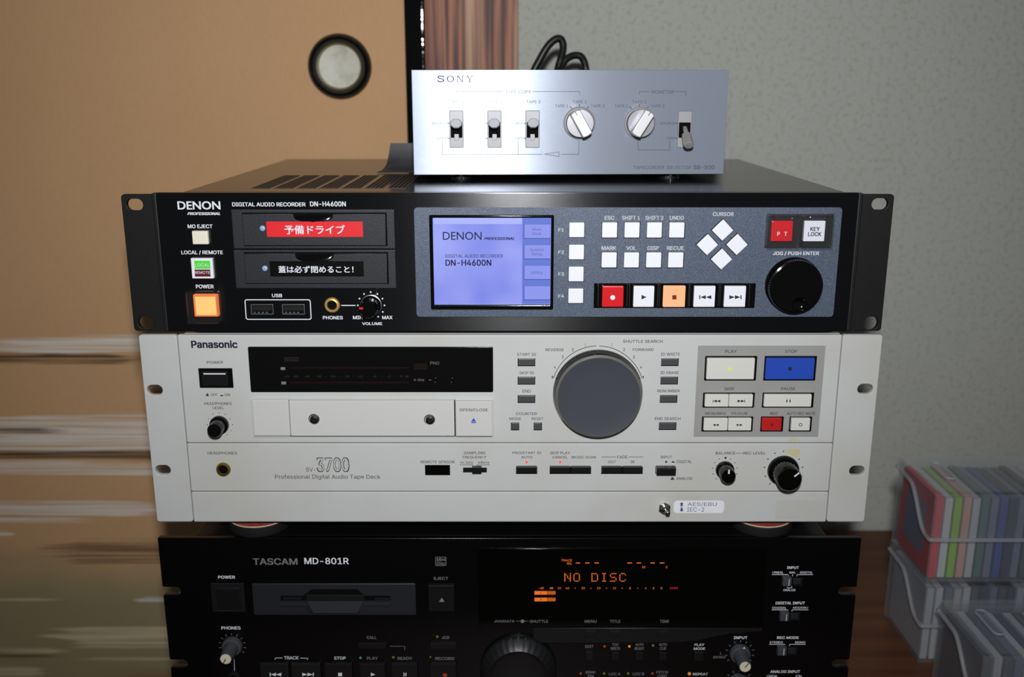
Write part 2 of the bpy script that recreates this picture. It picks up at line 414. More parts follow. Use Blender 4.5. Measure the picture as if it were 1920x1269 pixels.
xs0, xs1, xp1 = on_wall(760, 70).x, on_wall(797, 70).x, on_wall(972, 70).x
door = box('door_1', M_paper, None, -1.15, xs0 + 0.004, WY, WY + 0.02, 0.0, 1.78); tag(door, 'brown painted paper sliding door with white brush strokes', 'sliding door', kind='structure')
fr = box('door_frame', M_lacquer, door, xs0, xs1 - 0.0008, WY - 0.006, WY + 0.02, 0.0, 1.78, 0.0013, 4)
box('bottom_rail', M_lacquer, door, -1.15, xs0, WY - 0.004, WY + 0.02, 0.0, 0.03, 0.003, 3)
pc = on_wall(637, 125)
R0 = abs(on_wall(577, 125).x - on_wall(697, 125).x) / 2
pull = lathe('door_pull', M_lacquer, door, pc.x, pc.z, [(R0 * .70, WY - .0002), (R0 * .73, WY - .003), (R0 * .80, WY - .0058), (R0 * .9, WY - .0062), (R0 * .97, WY - .004), (R0, WY - .0001)], 64)
lathe('inner_ring', M_brass, pull, pc.x, pc.z, [(R0 * .64, WY - .0006), (R0 * .66, WY - .0022), (R0 * .72, WY - .0026), (R0 * .74, WY - .0004)], 48)
lathe('dish', M_pewter, pull, pc.x, pc.z, [(R0 * .66, WY - .0016), (R0 * .6, WY - .0006), (0, WY - .0005)], 48)
post = box('trim_1', M_post, None, xs1, xp1, WY - 0.004, WY + 0.08, 0.0, 2.3, 0.002, 2); tag(post, 'reddish brown wooden post with vertical grain between door and wall', 'post', kind='structure')
wall = box('wall_back', M_plaster, None, xp1 - 0.002, 1.35, WY + 0.004, WY + 0.06, 0.0, 2.3); tag(wall, 'grey speckled plaster wall behind the equipment', 'wall', kind='structure')
floor = box('floor', M_floor, None, -1.15, 1.35, -1.6, WY + 0.06, -0.05, 0.0); tag(floor, 'woven straw floor matting', 'floor', kind='structure')

# ------------------------------------------------------------------ the low table that carries everything
TT = 0.40
te = bpy.data.objects.new('low_table', None); COL.objects.link(te); te.location = (0.25, 0.1, 0); tag(te, 'dark brown wooden table top under the equipment stack and plastic boxes', 'table')
def tb(n, x0, x1, y0, y1, z0, z1, b=0.002): return box(n, M_table, te, x0 - .25, x1 - .25, y0 - .1, y1 - .1, z0, z1, b)
tb('table_top', -0.235, 0.80, -0.13, 0.3056, TT - 0.028, TT)
for lx in (-0.2, 0.74):
    for ly in (-0.1, 0.24): tb('leg', lx, lx + 0.045, ly, ly + 0.045, 0, TT - 0.028)
tb('apron', -0.18, 0.77, -0.09, -0.07, TT - 0.09, TT - 0.028)

# ------------------------------------------------------------------ equipment materials
M_black = mat('black_painted_steel', (0.003, 0.003, 0.0035, 1), 0.35, spec=0.45, bump=(900, 0.12))
M_ear = mat('matt_black_bracket', (0.006, 0.006, 0.0065, 1), 0.5, spec=0.35, bump=(1500, 0.25))
M_anod = mat('black_brushed_panel', (0.002, 0.0022, 0.003, 1), 0.21, spec=0.9, aniso=0.9, bump=(1.0, 0.05, (25, 25, 7000)))
M_gloss = mat('gloss_black_plastic', (0.002, 0.002, 0.002, 1), 0.10, spec=0.5)
M_dark = mat('dark_plastic', (0.006, 0.006, 0.007, 1), 0.42, bump=(1200, 0.1))
M_drive = mat('charcoal_plastic', (0.010, 0.012, 0.017, 1), 0.5, bump=(1800, 0.35))
M_pit_shade = mat('recess_shade', (0.002, 0.002, 0.002, 1), 0.8, spec=0.1)  # black plates put in for the shade inside wells, gaps and holes
M_white = mat('white_print', lin(226, 230, 236), 0.6)
M_key = mat('white_key_plastic', lin(238, 240, 247), 0.35)
M_cream_key = mat('cream_key_plastic', lin(236, 232, 212), 0.35)
M_red = mat('red_key_plastic', lin(216, 28, 36), 0.3)
M_gold = mat('gold_plated_ring', lin(236, 190, 110), 0.3, 0.55)
M_chrome = mat('bright_chrome', (0.75, 0.75, 0.76, 1), 0.12, 1.0)
M_steel = mat('satin_steel', (0.42, 0.42, 0.44, 1), 0.35, 1.0)
M_clear = clear_mat('clear_plastic_cover', (0.985, 0.985, 0.99, 1), 0.008, 0.06)
M_blackprint = mat('black_print', (0.012, 0.012, 0.014, 1), 0.5)
def glow(n, c, s): return mat(n, (0.0015, 0.0015, 0.0015, 1), 0.4, spec=0.2, emit=c, es=s)

# ------------------------------------------------------------------ black disc recorder at the bottom of the stack
M_tpanel = mat('satin_black_panel', (0.0016, 0.0016, 0.002, 1), 0.25, spec=0.35, bump=(1400, 0.06))
M_tgrey = mat('black_grey_plastic', (0.006, 0.0064, 0.0075, 1), 0.42, bump=(1200, 0.1))
M_tdoor = mat('disc_door_grey', (0.015, 0.0165, 0.021, 1), 0.42, bump=(1200, 0.1))
M_tkey = mat('charcoal_key', (0.004, 0.004, 0.0045, 1), 0.4)
M_vfd = glow('orange_display_segment', (0.80, 0.16, 0.015, 1), 1.0)
M_vfd_red = glow('red_display_segment', (0.62, 0.02, 0.015, 1), 1.0)
M_grey_shade_print = mat('grey_and_shaded_print', lin(122, 122, 122), 0.6)  # lens shadow on the middle legends put into the print colour; also grey marks
M_tlogo = mat('grey_metal_logo', lin(150, 152, 158), 0.4, 0.5)
M_kgrey = mat('slate_knob_plastic', lin(66, 68, 74), 0.45)
M_kcap = mat('ivory_knob_cap', lin(222, 216, 186), 0.45)
M_lo = glow('amber_lamp', (0.75, 0.25, 0.02, 1), 0.8); M_lr = glow('dull_red_lamp', (0.35, 0.05, 0.02, 1), 0.6); M_lg = glow('dull_green_lamp', (0.05, 0.28, 0.16, 1), 0.6); M_ly = glow('dull_yellow_lamp', (0.16, 0.15, 0.02, 1), 0.6)

def jack(c, u, v, R, ring=None):
    cx, cz = U.P(c, u, v); k = U.d(c, R)
    j = lathe('headphone_jack', ring or M_gold, e, cx, cz, [(k * .62, .0004), (k * .64, -.0012), (k * .74, -.0018), (k * .92, -.0016), (k, -.0004), (k * 1.05, .0)], 40)
    lathe('socket_hole', M_pit_shade, j, cx, cz, [(k * .68, -.0003), (0, -.0002)], 24); return j

U = Unit('disc_recorder', 'black rack disc recorder with orange display at the bottom of the stack', 'recorder', (0.0, 0.0, TT))
e = U.e; ZB = TT
zt, zb = 0.84 - 0.2985 - ZB, 0.84 - 0.4310 - ZB
xo, xo2 = -0.2434, 0.2400
def outline():
    n = []
    zA, zB_ = U.P('full', 305, 1108)[1], U.P('full', 320, 1244)[1]; d, h = .0125, .0031
    right = []; left = []
    for z in (zB_, zA):
        right += [(xo2, z - h - .0008), (xo2 - .0008, z - h)] + [(xo2 - d + h + h * math.cos(math.radians(a)), z + h * math.sin(math.radians(a))) for a in range(-90, -271, -20)] + [(xo2 - .0008, z + h), (xo2, z + h + .0008)]
    for z in (zA, zB_):
        left += [(xo, z + h + .0008), (xo + .0008, z + h)] + [(xo + d - h + h * math.cos(math.radians(a)), z + h * math.sin(math.radians(a))) for a in range(90, -91, -20)] + [(xo + .0008, z - h), (xo, z - h - .0008)]
    return [(xo, zb), (xo2, zb)] + right + [(xo2, zt - .0004), (xo2 - .0004, zt), (xo + .0004, zt), (xo, zt - .0004)] + left
fp = plate('front_panel', M_tpanel, e, [outline()], 0, .0045, .0005)
box('chassis', M_black, e, -0.219, 0.217, .0045, .300, zb + .002, zt, .001)
for fx in (-.17, .17):
    for fy in (.04, .26):
        bm = bmesh.new(); bmesh.ops.create_cone(bm, cap_ends=True, segments=24, radius1=.013, radius2=.014, depth=zb + .0025, matrix=Matrix.Translation((fx, fy, (zb + .0025) / 2))); from_bm('foot', bm, M_dark, e)
T = lambda s, c, r, m=M_white, b=0.010, par=None, dy=-.00012: U.text(s, c, r, m, par or fp, bold=b, dy=dy)
G = lambda s, c, r: T(s, c, r, m=M_grey_shade_print)
T('TASCAM', 'tl', (643, 286, 920, 327), m=M_tlogo, b=.02); T('MD-801R', 'tl', (962, 283, 1237, 323), b=.014)
T('POWER', 'tl', (427, 394, 532, 413), b=.02)
pw = U.box('power_switch', M_tgrey, e, 'tl', (385, 442, 592, 622), -.0012, 0, .0005)
x0, x1, z0, z1 = U.R('tl', 420, 475, 557, 606, dy=-.0014)
plate('switch_rim', M_tgrey, pw, [rrect(x0 - .001, x1 + .001, z0 - .001, z1 + .001, .0006), rrect(x0, x1, z0, z1, .0004)], -.0022, -.001, .0003)
box('power_button', M_tkey, pw, x0 + .0003, x1 - .0003, -.0018, -.001, z0 + .0003, z1 - .0003, .0004)
# disc door with slot and finger recess
x0, x1, z0, z1 = U.R('tl', 645, 439, 1655, 633)
dd = plate('disc_door', M_tdoor, e, [rrect(x0, x1, z0, z1, .0006)], -.0012, 0, .0004)
U.box('disc_slot', M_pit_shade, dd, 'tl', (815, 520, 1497, 548), -.0015, -.001, 0)
U.shapes('tl', [[(955, 520), (1005, 478), (1290, 478), (1340, 520)]], M_pit_shade, dd, -.0014, 'finger_recess')
U.box('slot_flap', M_tgrey, dd, 'tl', (975, 515, 1335, 552), -.0020, -.001, .0003)
U.box('slot_flap', M_tgrey, dd, 'tl', (830, 530, 945, 546), -.0018, -.001, .0002); U.box('slot_flap', M_tgrey, dd, 'tl', (1400, 534, 1495, 550), -.0018, -.001, .0002)
U.box('slot_ledge', M_tdoor, dd, 'tl', (808, 566, 1497, 588), -.0022, -.001, .0005)
xa, xb, za, zb2 = U.R('tl', 962, 556, 1345, 621, dy=-.003); bm = bmesh.new(); k = (xb - xa) * .15
vs = [bm.verts.new(p) for p in ((xa, -.0012, zb2), (xb, -.0012, zb2), (xb, -.0012, za), (xa, -.0012, za), (xa + k * .3, -.0022, zb2), (xb - k * .3, -.0022, zb2), (xb - k, -.0042, za), (xa + k, -.0042, za))]
for f in ((4, 7, 6, 5), (0, 3, 7, 4), (1, 5, 6, 2), (3, 2, 6, 7), (0, 4, 5, 1)): bm.faces.new([vs[i] for i in f])
bmesh.ops.recalc_face_normals(bm, faces=bm.faces); from_bm('finger_lip', bm, M_tdoor, dd)
x0, x1, z0, z1 = U.R('tl', 1775, 277, 1843, 333); lg = plate('logo_frame', M_grey_shade_print, fp, [rrect(x0, x1, z0, z1, .0008), rrect(x0 + .0003, x1 - .0003, z0 + .0003, z1 - .0003, .0006)], -.00012, -.0001, flat=True)
T('Mini', 'tl', (1784, 283, 1838, 303), m=M_grey_shade_print, b=.01); T('Disc', 'tl', (1784, 307, 1838, 328), m=M_grey_shade_print, b=.01)
T('EJECT', 'tl', (1766, 402, 1855, 420), m=M_grey_shade_print)
eb = U.box('eject_button', M_tkey, e, 'tl', (1732, 456, 1893, 616), -.0016, 0, .0005); U.shapes('tl', [tri(1800, 531, 1830, 552, 2), rc(1800, 552, 1830, 557)], M_grey_shade_print, eb, -.0018)
def tknob(c, u, v, R, r, h, ptr, ticks=None, cap=True):
    cx, cz = U.P(c, u, v)
    k = lathe('level_knob', M_kgrey, e, cx, cz, [(R, 0), (R, -.0014), (R * .92, -.0030), (r * 1.35, -.0034), (r * 1.06, -h + .0008), (r, -h), (0, -h)], 56, 14, .10, (-h + .0009, -.0033))
    if cap:
        cp_ = lathe('knob_cap', M_kcap, k, cx, cz, [(r * .94, -h + .0002), (r * .92, -h - .0004), (0, -h - .0004)], 28)
        a = math.radians(ptr); polys('pointer', M_blackprint, cp_, strip([(cx, cz), (cx + math.sin(a) * r * .85, cz + math.cos(a) * r * .85)], .0007), -h - .0005)
    if ticks:
        rr = ticks; tk = []
        for i in range(11):
            a = math.radians(-125 + 25 * i); tk += strip([(cx + math.sin(a) * rr, cz + math.cos(a) * rr), (cx + math.sin(a) * rr * 1.16, cz + math.cos(a) * rr * 1.16)], .0004)
        polys('dial_marks', M_grey_shade_print, fp, tk, -.00012)
    return k
T('PHONES', 'tl', (447, 709, 566, 728), b=.02); tknob('tl', 516, 828, .0072, .0040, .0165, 210, .0083)
U.lines('tl', [[(526, 905), (529, 985)]], .0003, M_white, fp); jack('tl', 527, 1024, 40, M_dark)
G('CALL', 'tl', (1350, 769, 1410, 787)); U.box('button', M_tkey, e, 'tl', (1297, 812, 1470, 848), -.0018, 0, .0004)
U.lines('tl', [[(1495, 832), (1585, 832), (1585, 855)], ], .0003, M_grey_shade_print, fp)
G('JOG', 'tl', (1815, 769, 1862, 787)); U.box('button', M_tkey, e, 'tl', (1742, 815, 1905, 850), -.0018, 0, .0004)
T('TRACK', 'tl', (836, 894, 927, 914)); T('STOP', 'tl', (1147, 896, 1219, 915)); G('PLAY', 'tl', (1351, 897, 1418, 916)); G('READY', 'tl', (1541, 898, 1632, 917)); G('RECORD', 'tl', (1775, 899, 1893, 918))
U.lines('tl', [[(781, 914), (781, 905), (825, 905)], [(938, 906), (983, 906), (983, 915)]], .0004, M_white, fp)
def lamp(c, u, v, m, r=.0009): lathe('lamp', m, e, *U.P(c, u, v), [(r, 0), (r * .9, -.0006), (0, -.0009)], 12)
lamp('tl', 1311, 903, M_lg); lamp('tl', 1515, 900, M_ly); lamp('tl', 1745, 898, M_ly, .0006); lamp('tl', 1787, 772, M_ly)
for i, (u0, u1) in enumerate(((688, 866), (882, 1064), (1088, 1260), (1305, 1465), (1502, 1665), (1742, 1908))):
    b_ = U.box('transport_button', M_tkey if i > 1 else M_tgrey, e, 'tl', (u0, 938, u1, 1085), -.0030, 0, .0008); c = (u0 + u1) / 2; y = -.0032; v0, v1 = 997, 1018
    sy_ = {0: skip_sym(c - 30, v0, c + 42, v1, -1), 1: skip_sym(c - 24, v0, c + 48, v1, 1), 2: [rc(c - 2, v0, c + 22, v1)], 3: [tri(c - 10, v0, c + 18, v1, 1)], 4: [rc(c - 6, v0, c, v1), rc(c + 6, v0, c + 12, v1)]}.get(i)
    if sy_: U.shapes('tl', sy_, M_silver_t if 'M_silver_t' in globals() else M_white, b_, y)
    else: U.dots('tl', [(c + 10, 1012)], .0016, M_lr, b_, y, 'symbol')

# display window and the curved plate below it
x0, x1, z0, z1 = U.R('full', 897, 1027, 1434, 1174)
M_twin = mat('black_display_glass', (0.0012, 0.0012, 0.0012, 1), 0.08, spec=0.3)
dw = plate('display_window', M_twin, e, [rrect(x0, x1, z0, z1, .0012)], -.0010, 0, .0003)
cpw = plate('curved_plate', M_tgrey, e, [[U.P('full', *q) for q in ((1000, 1203), (1275, 1202), (1310, 1198), (1340, 1191), (1375, 1185), (1428, 1181), (1428, 1175), (1000, 1175))]], -.0016, 0, .0004)
DD = -.00115
V = lambda s, r, m=M_vfd, b=0.0: T(s, 'tm', r, m=m, b=b, par=dw, dy=DD)
V('TRACK', (1005, 326, 1082, 342)); V('NO.', (1045, 347, 1080, 363))
U.shapes('tm', [rc(u, 349, u + 31, 355) for u in (1105, 1170, 1235, 1463, 1528, 1623, 1688)], M_vfd, dw, DD, 'display_segment')
V('M', (1567, 373, 1586, 388)); V('S', (1729, 373, 1741, 388))
FONT = {'N': '10001 11001 10101 10101 10011 10001 10001', 'O': '01110 10001 10001 10001 10001 10001 01110', 'D': '11110 10001 10001 10001 10001 10001 11110',
        'I': '01110 00100 00100 00100 00100 00100 01110', 'S': '01111 10000 10000 01110 00001 00001 11110', 'C': '01110 10001 10000 10000 10000 10001 01110'}
for ch, u in (('N', 1027), ('O', 1090), ('D', 1215), ('I', 1280), ('S', 1343), ('C', 1408)):
    q = []
    for j, row in enumerate(FONT[ch].split()):
        for i, b in enumerate(row):
            if b == '1': q.append(rc(u + i * 9.5, 422 + j * 8.7, u + i * 9.5 + 6.6, 422 + j * 8.7 + 6.6))
    U.shapes('tm', q, M_vfd, dw, DD, 'display_character')
for s, u, w in (('-dB', 866, 36), ('∞', 938, 22), ('50', 994, 22), ('40', 1048, 24), ('30', 1157, 24), ('20', 1265, 24), ('12', 1374, 20), ('8', 1482, 11), ('4', 1590, 11), ('2', 1644, 11), ('0', 1699, 12)):
    V(s, (u - w / 2, 519, u + w / 2, 533), m=M_vfd)
V('OVER', (1757, 519, 1812, 533), m=M_vfd_red)
U.shapes('tm', [rc(u - 3, 524, u + 3, 529) for u in (1102, 1211, 1319, 1427, 1536)], M_vfd, dw, DD, 'display_segment')
for v0, s in ((546, 'L'), (592, 'R')):
    ms = U.shapes('tm', [rc(820, v0, 908, v0 + 25)] + [rc(912 + i * 9.4, v0, 912 + i * 9.4 + 5.6, v0 + 25) for i in range(6)], M_vfd, dw, DD, 'level_meter')
    T(s, 'tm', (860, v0 + 6, 871, v0 + 19), m=M_blackprint, par=dw, dy=DD - .0001)
GD = lambda s, r: T(s, 'tm', r, m=M_grey_shade_print, par=dw, dy=DD)
GD('JOG/DATA', (540, 746, 682, 765)); GD('SHUTTLE', (788, 746, 915, 765)); GD('MENU', (1168, 746, 1250, 765)); GD('TITLE', (1343, 746, 1415, 765)); GD('TIME', (1688, 746, 1752, 765))
U.lines('tm', [[(692, 755), (780, 755)]], .0003, M_grey_shade_print, dw, DD); U.dots('tm', [(737, 755)], .0014, M_grey_shade_print, dw, DD - .00005, 'symbol')
for u0 in (1165, 1335, 1671): U.box('button', M_tgrey, e, 'tm', (u0, 822, u0 + 85, 862), -.0034, 0, .0004)
cx, cz = U.P('full', 972, 1254)
jw = lathe('jog_wheel', M_tgrey, e, cx, cz, [(.0272, 0), (.0272, -.003), (.0262, -.0044), (.0235, -.0080), (.0205, -.0100), (.0195, -.0092), (.017, -.0078), (0, -.0070)], 128, 32, .02, (-.0080, -.0044))
rows = ((('EDIT',), 1200, 920, None), (('TOC', 'WRITE'), 1380, 907, (1305, 928, M_lr)), (('AUTO', 'READY'), 1547, 907, (1477, 928, M_lo)), (('AUTO', 'CUE'), 1710, 907, (1641, 922, M_ly)))
for ss, u, v, ld_ in rows:
    for j, s in enumerate(ss): w = len(s) * 8.2 + 12; G(s, 'tm', (u - w * .62, v + 27 * j, u + w * .62, v + 27 * j + 19))
    U.box('button', M_tkey, e, 'tm', (u - 27, 974, u + 27, 1026), -.0026, 0, .0004)
    if ld_: lamp('tm', *ld_)
for ss, u, v, ld_ in ((('MEMO', 'IN'), 1208, 1098, (1140, 1115, M_lr)), (('LOC A',), 1375, 1110, (1302, 1115, M_ly)), (('LOC B',), 1540, 1110, (1468, 1115, M_ly)), (('PITCH', 'CONT'), 1705, 1098, (1636, 1115, M_lr))):
    for j, s in enumerate(ss): w = len(s) * 8.2 + 12; G(s, 'tm', (u - w * .75, v + 27 * j, u + w * .75, v + 27 * j + 19))
    lamp('tm', *ld_)
T('PLAY', 'tr', (420, 1012, 495, 1030), m=M_white); T('MODE', 'tr', (414, 1041, 502, 1060)); U.box('button', M_tkey, e, 'tr', (420, 1085, 490, 1145), -.0030, 0, .0004)
T('REPEAT', 'tr', (408, 1238, 523, 1256)); lamp('tr', 380, 1243, M_lo, .0012)
T('INPUT', 'tr', (722, 956, 827, 977), b=.02); tknob('tr', 768, 1086, .0074, .0041, .0165, 35, .0089)
U.shapes('tr', [[(788, 1052), (806, 1038), (812, 1062)]], M_white, e, -.0032, 'pointer')
T('L', 'tr', (618, 1078, 632, 1097), m=M_grey_shade_print); T('(MONO)', 'tr', (563, 1106, 657, 1128), m=M_grey_shade_print); tknob('tr', 757, 1312, .0074, .0041, .0165, 35, .0089)
T('INPUT', 'tr', (1132, 417, 1223, 437), b=.02); T('UNBAL', 'tr', (1020, 456, 1105, 472)); T('BAL', 'tr', (1151, 456, 1198, 472)); T('DIGITAL', 'tr', (1232, 456, 1330, 472)); T('ANALOG', 'tr', (1102, 591, 1197, 608))
U.lines('tr', [[(1018, 481), (1142, 481), (1142, 492)], [(1175, 480), (1175, 491)], [(1208, 492), (1208, 481), (1330, 481)], [(1134, 573), (1134, 583), (1168, 583), (1168, 573)],
               [(1016, 752), (1138, 752), (1138, 762)], [(1170, 762), (1170, 752), (1294, 752)], [(997, 1018), (1118, 1018), (1118, 1028)], [(1150, 1028), (1150, 1018), (1272, 1018)]], .0004, M_white, fp)
T('DIGITAL INPUT', 'tr', (1045, 689, 1270, 710), b=.02); T('COAXIAL', 'tr', (1018, 728, 1128, 744)); T('AES/EBU', 'tr', (1175, 728, 1293, 744))
T('REC MODE', 'tr', (1055, 956, 1222, 976), b=.02); T('STEREO', 'tr', (998, 994, 1100, 1010)); T('MONO', 'tr', (1195, 994, 1273, 1010)); T('ANALOG INPUT', 'tr', (1003, 1217, 1232, 1238), b=.02); T('UNCAL', 'tr', (978, 1253, 1062, 1270)); T('CAL', 'tr', (1200, 1253, 1250, 1270))
for u0, v0 in ((1090, 506), (1070, 775), (1050, 1040)):
    sw = U.box('slide_switch', M_tgrey, e, 'tr', (u0, v0, u0 + 162, v0 + 62), -.0006, 0, .0002)
    U.box('slot', M_pit_shade, sw, 'tr', (u0 + 6, v0 + 6, u0 + 156, v0 + 56), -.0007, 0, 0)
    sb = U.box('slider', M_kgrey, sw, 'tr', (u0 + 12, v0 + 2, u0 + 78, v0 + 66), -.0040, 0, .0005); U.box('slider_line', M_white, sb, 'tr', (u0 + 56, v0 + 12, u0 + 60, v0 + 62), -.0042, -.004, 0)
    U.box('slider_tail', M_tdoor, sw, 'tr', (u0 + 90, v0 + 8, u0 + 150, v0 + 52), -.0018, 0, .0004)

# ------------------------------------------------------------------ cream tape deck in the middle of the stack
M_cream = mat('ivory_paint', lin(195, 197, 195), 0.42, spec=0.4, bump=(700, 0.06), vary=(14, (1, 1, 1), lin(189, 188, 180), 0.45, 0.75))
M_tray = mat('ivory_plastic_door', lin(204, 204, 200), 0.35, bump=(900, 0.08))
M_field = mat('warm_grey_field', lin(150, 150, 147), 0.55)
M_dkey = mat('dark_grey_key', lin(70, 70, 73), 0.4)
M_bkey = mat('black_key', (0.008, 0.008, 0.009, 1), 0.28)
M_blue = mat('blue_key_plastic', lin(38, 74, 178), 0.35)
M_redk = mat('deep_red_key', lin(186, 30, 32), 0.35)
M_ikey = mat('ivory_key', lin(214, 213, 206), 0.35)
M_dial = mat('grey_dial_face', lin(74, 77, 84), 0.36, 0.2, bump=(60, 0.05))
M_dialrim = mat('dial_bevel', lin(112, 110, 104), 0.35, 0.2)
M_logo = mat('dark_logo_metal', lin(52, 54, 70), 0.35, 0.5)
M_smoke = mat('smoked_display_glass', (0.004, 0.0035, 0.0035, 1), 0.14, spec=0.35)
M_bprint = mat('blue_print', lin(40, 90, 190), 0.5)
M_tprint = mat('charcoal_print', lin(48, 48, 52), 0.6)
M_led_red = glow('red_lamp', (1.0, 0.10, 0.08, 1), 1.0)
M_led_green = glow('yellow_green_lamp', (0.55, 0.85, 0.02, 1), 1.0)
M_vgrey = glow('dim_display_segment', (0.22, 0.21, 0.20, 1), 0.8)
M_vdim = glow('faint_display_segment', (0.035, 0.03, 0.028, 1), 1.0)
M_vred = glow('faint_red_segment', (0.008, 0.0022, 0.0015, 1), 1.0)
M_label = mat('white_paper_label', lin(230, 232, 236), 0.5)
M_stain = mat('yellowed_tape_residue', lin(196, 188, 136), 0.6, vary=(160, (1, 1, 1), lin(193, 192, 180), 0.45, 0.65))
M_tapeclear = mat('clear_tape_patch', lin(191, 191, 186), 0.35)

U = Unit('tape_deck', 'cream rack tape deck with large grey shuttle dial, between the two black recorders', 'tape deck', (0.0, 0.0, 0.84 - 0.2903))
e = U.e; ZB = 0.84 - 0.2903
zt, zb = 0.84 - 0.1546 - ZB, 0.84 - 0.2863 - ZB
xl, xr = U.P('full', 347.5, 802)[0], U.P('full', 1564.5, 802)[0]
zA, zB = U.P('pm', 800, 718)[1], U.P('pm', 800, 1013)[1]
box('chassis', M_cream, e, -0.2150, 0.2150, 0.0060, 0.292, zb + .0008, zt - .0004, 0.0008)
box('seam_backing', M_pit_shade, e, xl - .001, xr + .001, .0025, .0062, zb + .0012, zt - .0015)
fp = box('front_panel', M_cream, e, xl + .0002, xr - .0002, 0, .004, zA + .0003, zt, .0009, 3)
lp = box('lower_panel', M_cream, e, xl + .0002, xr - .0002, -.0002, .004, zB + .0003, zA - .0002, .0008, 3)
bp = box('bottom_panel', M_cream, e, xl + .0002, xr - .0002, -.0004, .004, zb, zB - .0003, .0009, 3)
hw, hh = U.d('pl', 94), U.d('pl', 64)
xo, xo2 = U.P('full', 277, 802)[0], U.P('full', 1638, 802)[0]
plate('rack_bracket', M_cream, e, [rrect(xo, xl - .0003, zb, zt, .0018), slot(*U.P('pl', 163, 394), hw, hh), slot(*U.P('pl', 213, 882), hw, hh)], -.0002, .0040, .0005)
plate('rack_bracket', M_cream, e, [rrect(xr + .0003, xo2, zb, zt, .0018), slot(*U.P('pr', 1440, 388), hw, hh), slot(*U.P('pr', 1389, 886), hw, hh)], -.0002, .0040, .0005)
for fx, fy in ((-.1755, .0213), (.175, .0213), (-.17, .26), (.17, .26)):
    bm = bmesh.new(); h = zb + .0010
    if fy > .1: h0 = -.0082
    else: h0 = 0.0
    bmesh.ops.create_cone(bm, cap_ends=True, segments=24, radius1=.0125, radius2=.0135, depth=h - h0, matrix=Matrix.Translation((fx, fy, (h + h0) / 2)))
    from_bm('foot', bm, M_dark, e)

T = lambda s, c, r, m=M_tprint, b=0.006, sh=0.0, par=None, dy=-.00012: U.text(s, c, r, m, par or fp, bold=b, shear=sh, dy=dy)
TL = lambda s, c, r, b=0.006, m=M_tprint: T(s, c, r, m=m, b=b, par=lp, dy=-.00032)
TB = lambda s, c, r, **k: T(s, c, r, par=bp, dy=-.0006, **k)
T('Panasonic', 'pl', (385, 92, 668, 138), m=M_logo, b=.03, dy=-.0002)
T('POWER', 'pl', (480, 217, 580, 234))
w = U.box('power_switch', M_gloss, e, 'pl', (433, 262, 639, 381), -.0006, .001, .0002)
U.box('rocker', M_bkey, w, 'pl', (448, 282, 610, 372), -.0022, 0, .0005)
U.box('switch_line', M_white, w, 'pl', (460, 292, 595, 299), -.0024, -.0022, 0)
T('OFF', 'pl', (504, 415, 545, 431)); T('ON', 'pl', (590, 415, 622, 431))
U.shapes('pl', [rc(474, 426, 494, 431), rc(478, 415, 490, 426), rc(562, 427, 582, 431), rc(566, 423, 578, 427)], M_tprint, fp)
T('HEADPHONES', 'pl', (465, 468, 633, 485)); T('LEVEL', 'pl', (517, 495, 586, 511))
U.dots('pl', [(555, 533), (518, 541), (593, 542), (491, 570), (622, 570), (483, 605), (637, 605), (630, 641), (604, 667), (487, 641), (512, 667)], .00035, M_tprint, fp)
def knob(c, u, v, R, r, h, name, ym=0.0, ptr=None, par=None):
    cx, cz = U.P(c, u, v)
    k = lathe(name, M_gloss, e, cx, cz, [(R, ym), (R, ym - .0012), (R * .95, ym - .0022), (r * 1.04, ym - .0026), (r, -h + .0008), (r * .93, -h), (0, -h)], 48, 24, .06, (-h + .0009, -.0026))
    if ptr is not None:
        a = math.radians(ptr); x = (cx + math.sin(a) * r * .5, cz + math.cos(a) * r * .5); y = (cx + math.sin(a) * r * .88, cz + math.cos(a) * r * .88)
        polys('pointer', M_white, k, strip([x, y], .0010), -h - .0001)
    return k
knob('pl', 558, 606, .0064, .0048, .0118, 'headphone_level_knob')
TL('HEADPHONES', 'pl', (486, 770, 665, 787))
jack('pl', 583, 877, 44, mat('dull_gold_ring', lin(150, 116, 60), 0.3, 0.8))

# display and disc tray
x0, x1, z0, z1 = U.R('pd', 107, 114, 1861, 440)
dp = plate('display_window', M_smoke, e, [rrect(x0, x1, z0, z1, .0010)], -.0008, .001, .0003)
DD = -.00092
TD = lambda s, r, m=M_vdim, b=0.0: T(s, 'pd', r, m=m, b=b, par=dp, dy=DD)
TD('PNO', (1408, 222, 1473, 243), M_vgrey); TD('A-time', (1290, 343, 1364, 363), M_vgrey); TD('EMPHASIS', (366, 200, 450, 213)); TD('dB', (1226, 321, 1253, 335))
for s, u in (('-60', 372), ('-50', 437), ('-40', 518), ('-30', 604), ('-24', 704), ('-18', 804), ('-12', 902), ('-6', 1005), ('-2', 1108), ('0', 1200)):
    wd = 12 * len(s) - (0 if len(s) == 1 else 2); TD(s, (u - wd / 2 - 3, 321, u + wd / 2 + 3, 336))
U.shapes('pd', [rc(331, 262, 364, 282), rc(337, 366, 370, 386), rc(1397, 353, 1416, 357)] + [rc(u - 2, v - 3, u + 2, v + 3) for u, v in ((1449, 340), (1444, 371), (1566, 340), (1560, 371))], M_vgrey, dp, DD)
U.shapes('pd', [rc(u - 2, 326, u + 2, 330) for u in (658, 757, 860, 960, 1063, 1157)] + [rc(358, 192, 460, 195), rc(358, 215, 460, 218), rc(358, 192, 361, 218), rc(457, 192, 460, 218)], M_vdim, dp, DD)
U.shapes('pd', [rc(395, 262, 1255, 272), rc(395, 368, 1255, 378), rc(1290, 235, 1385, 280)], M_vred, dp, DD)
x0, x1, z0, z1 = U.R('pd', 131, 493, 1862, 762)
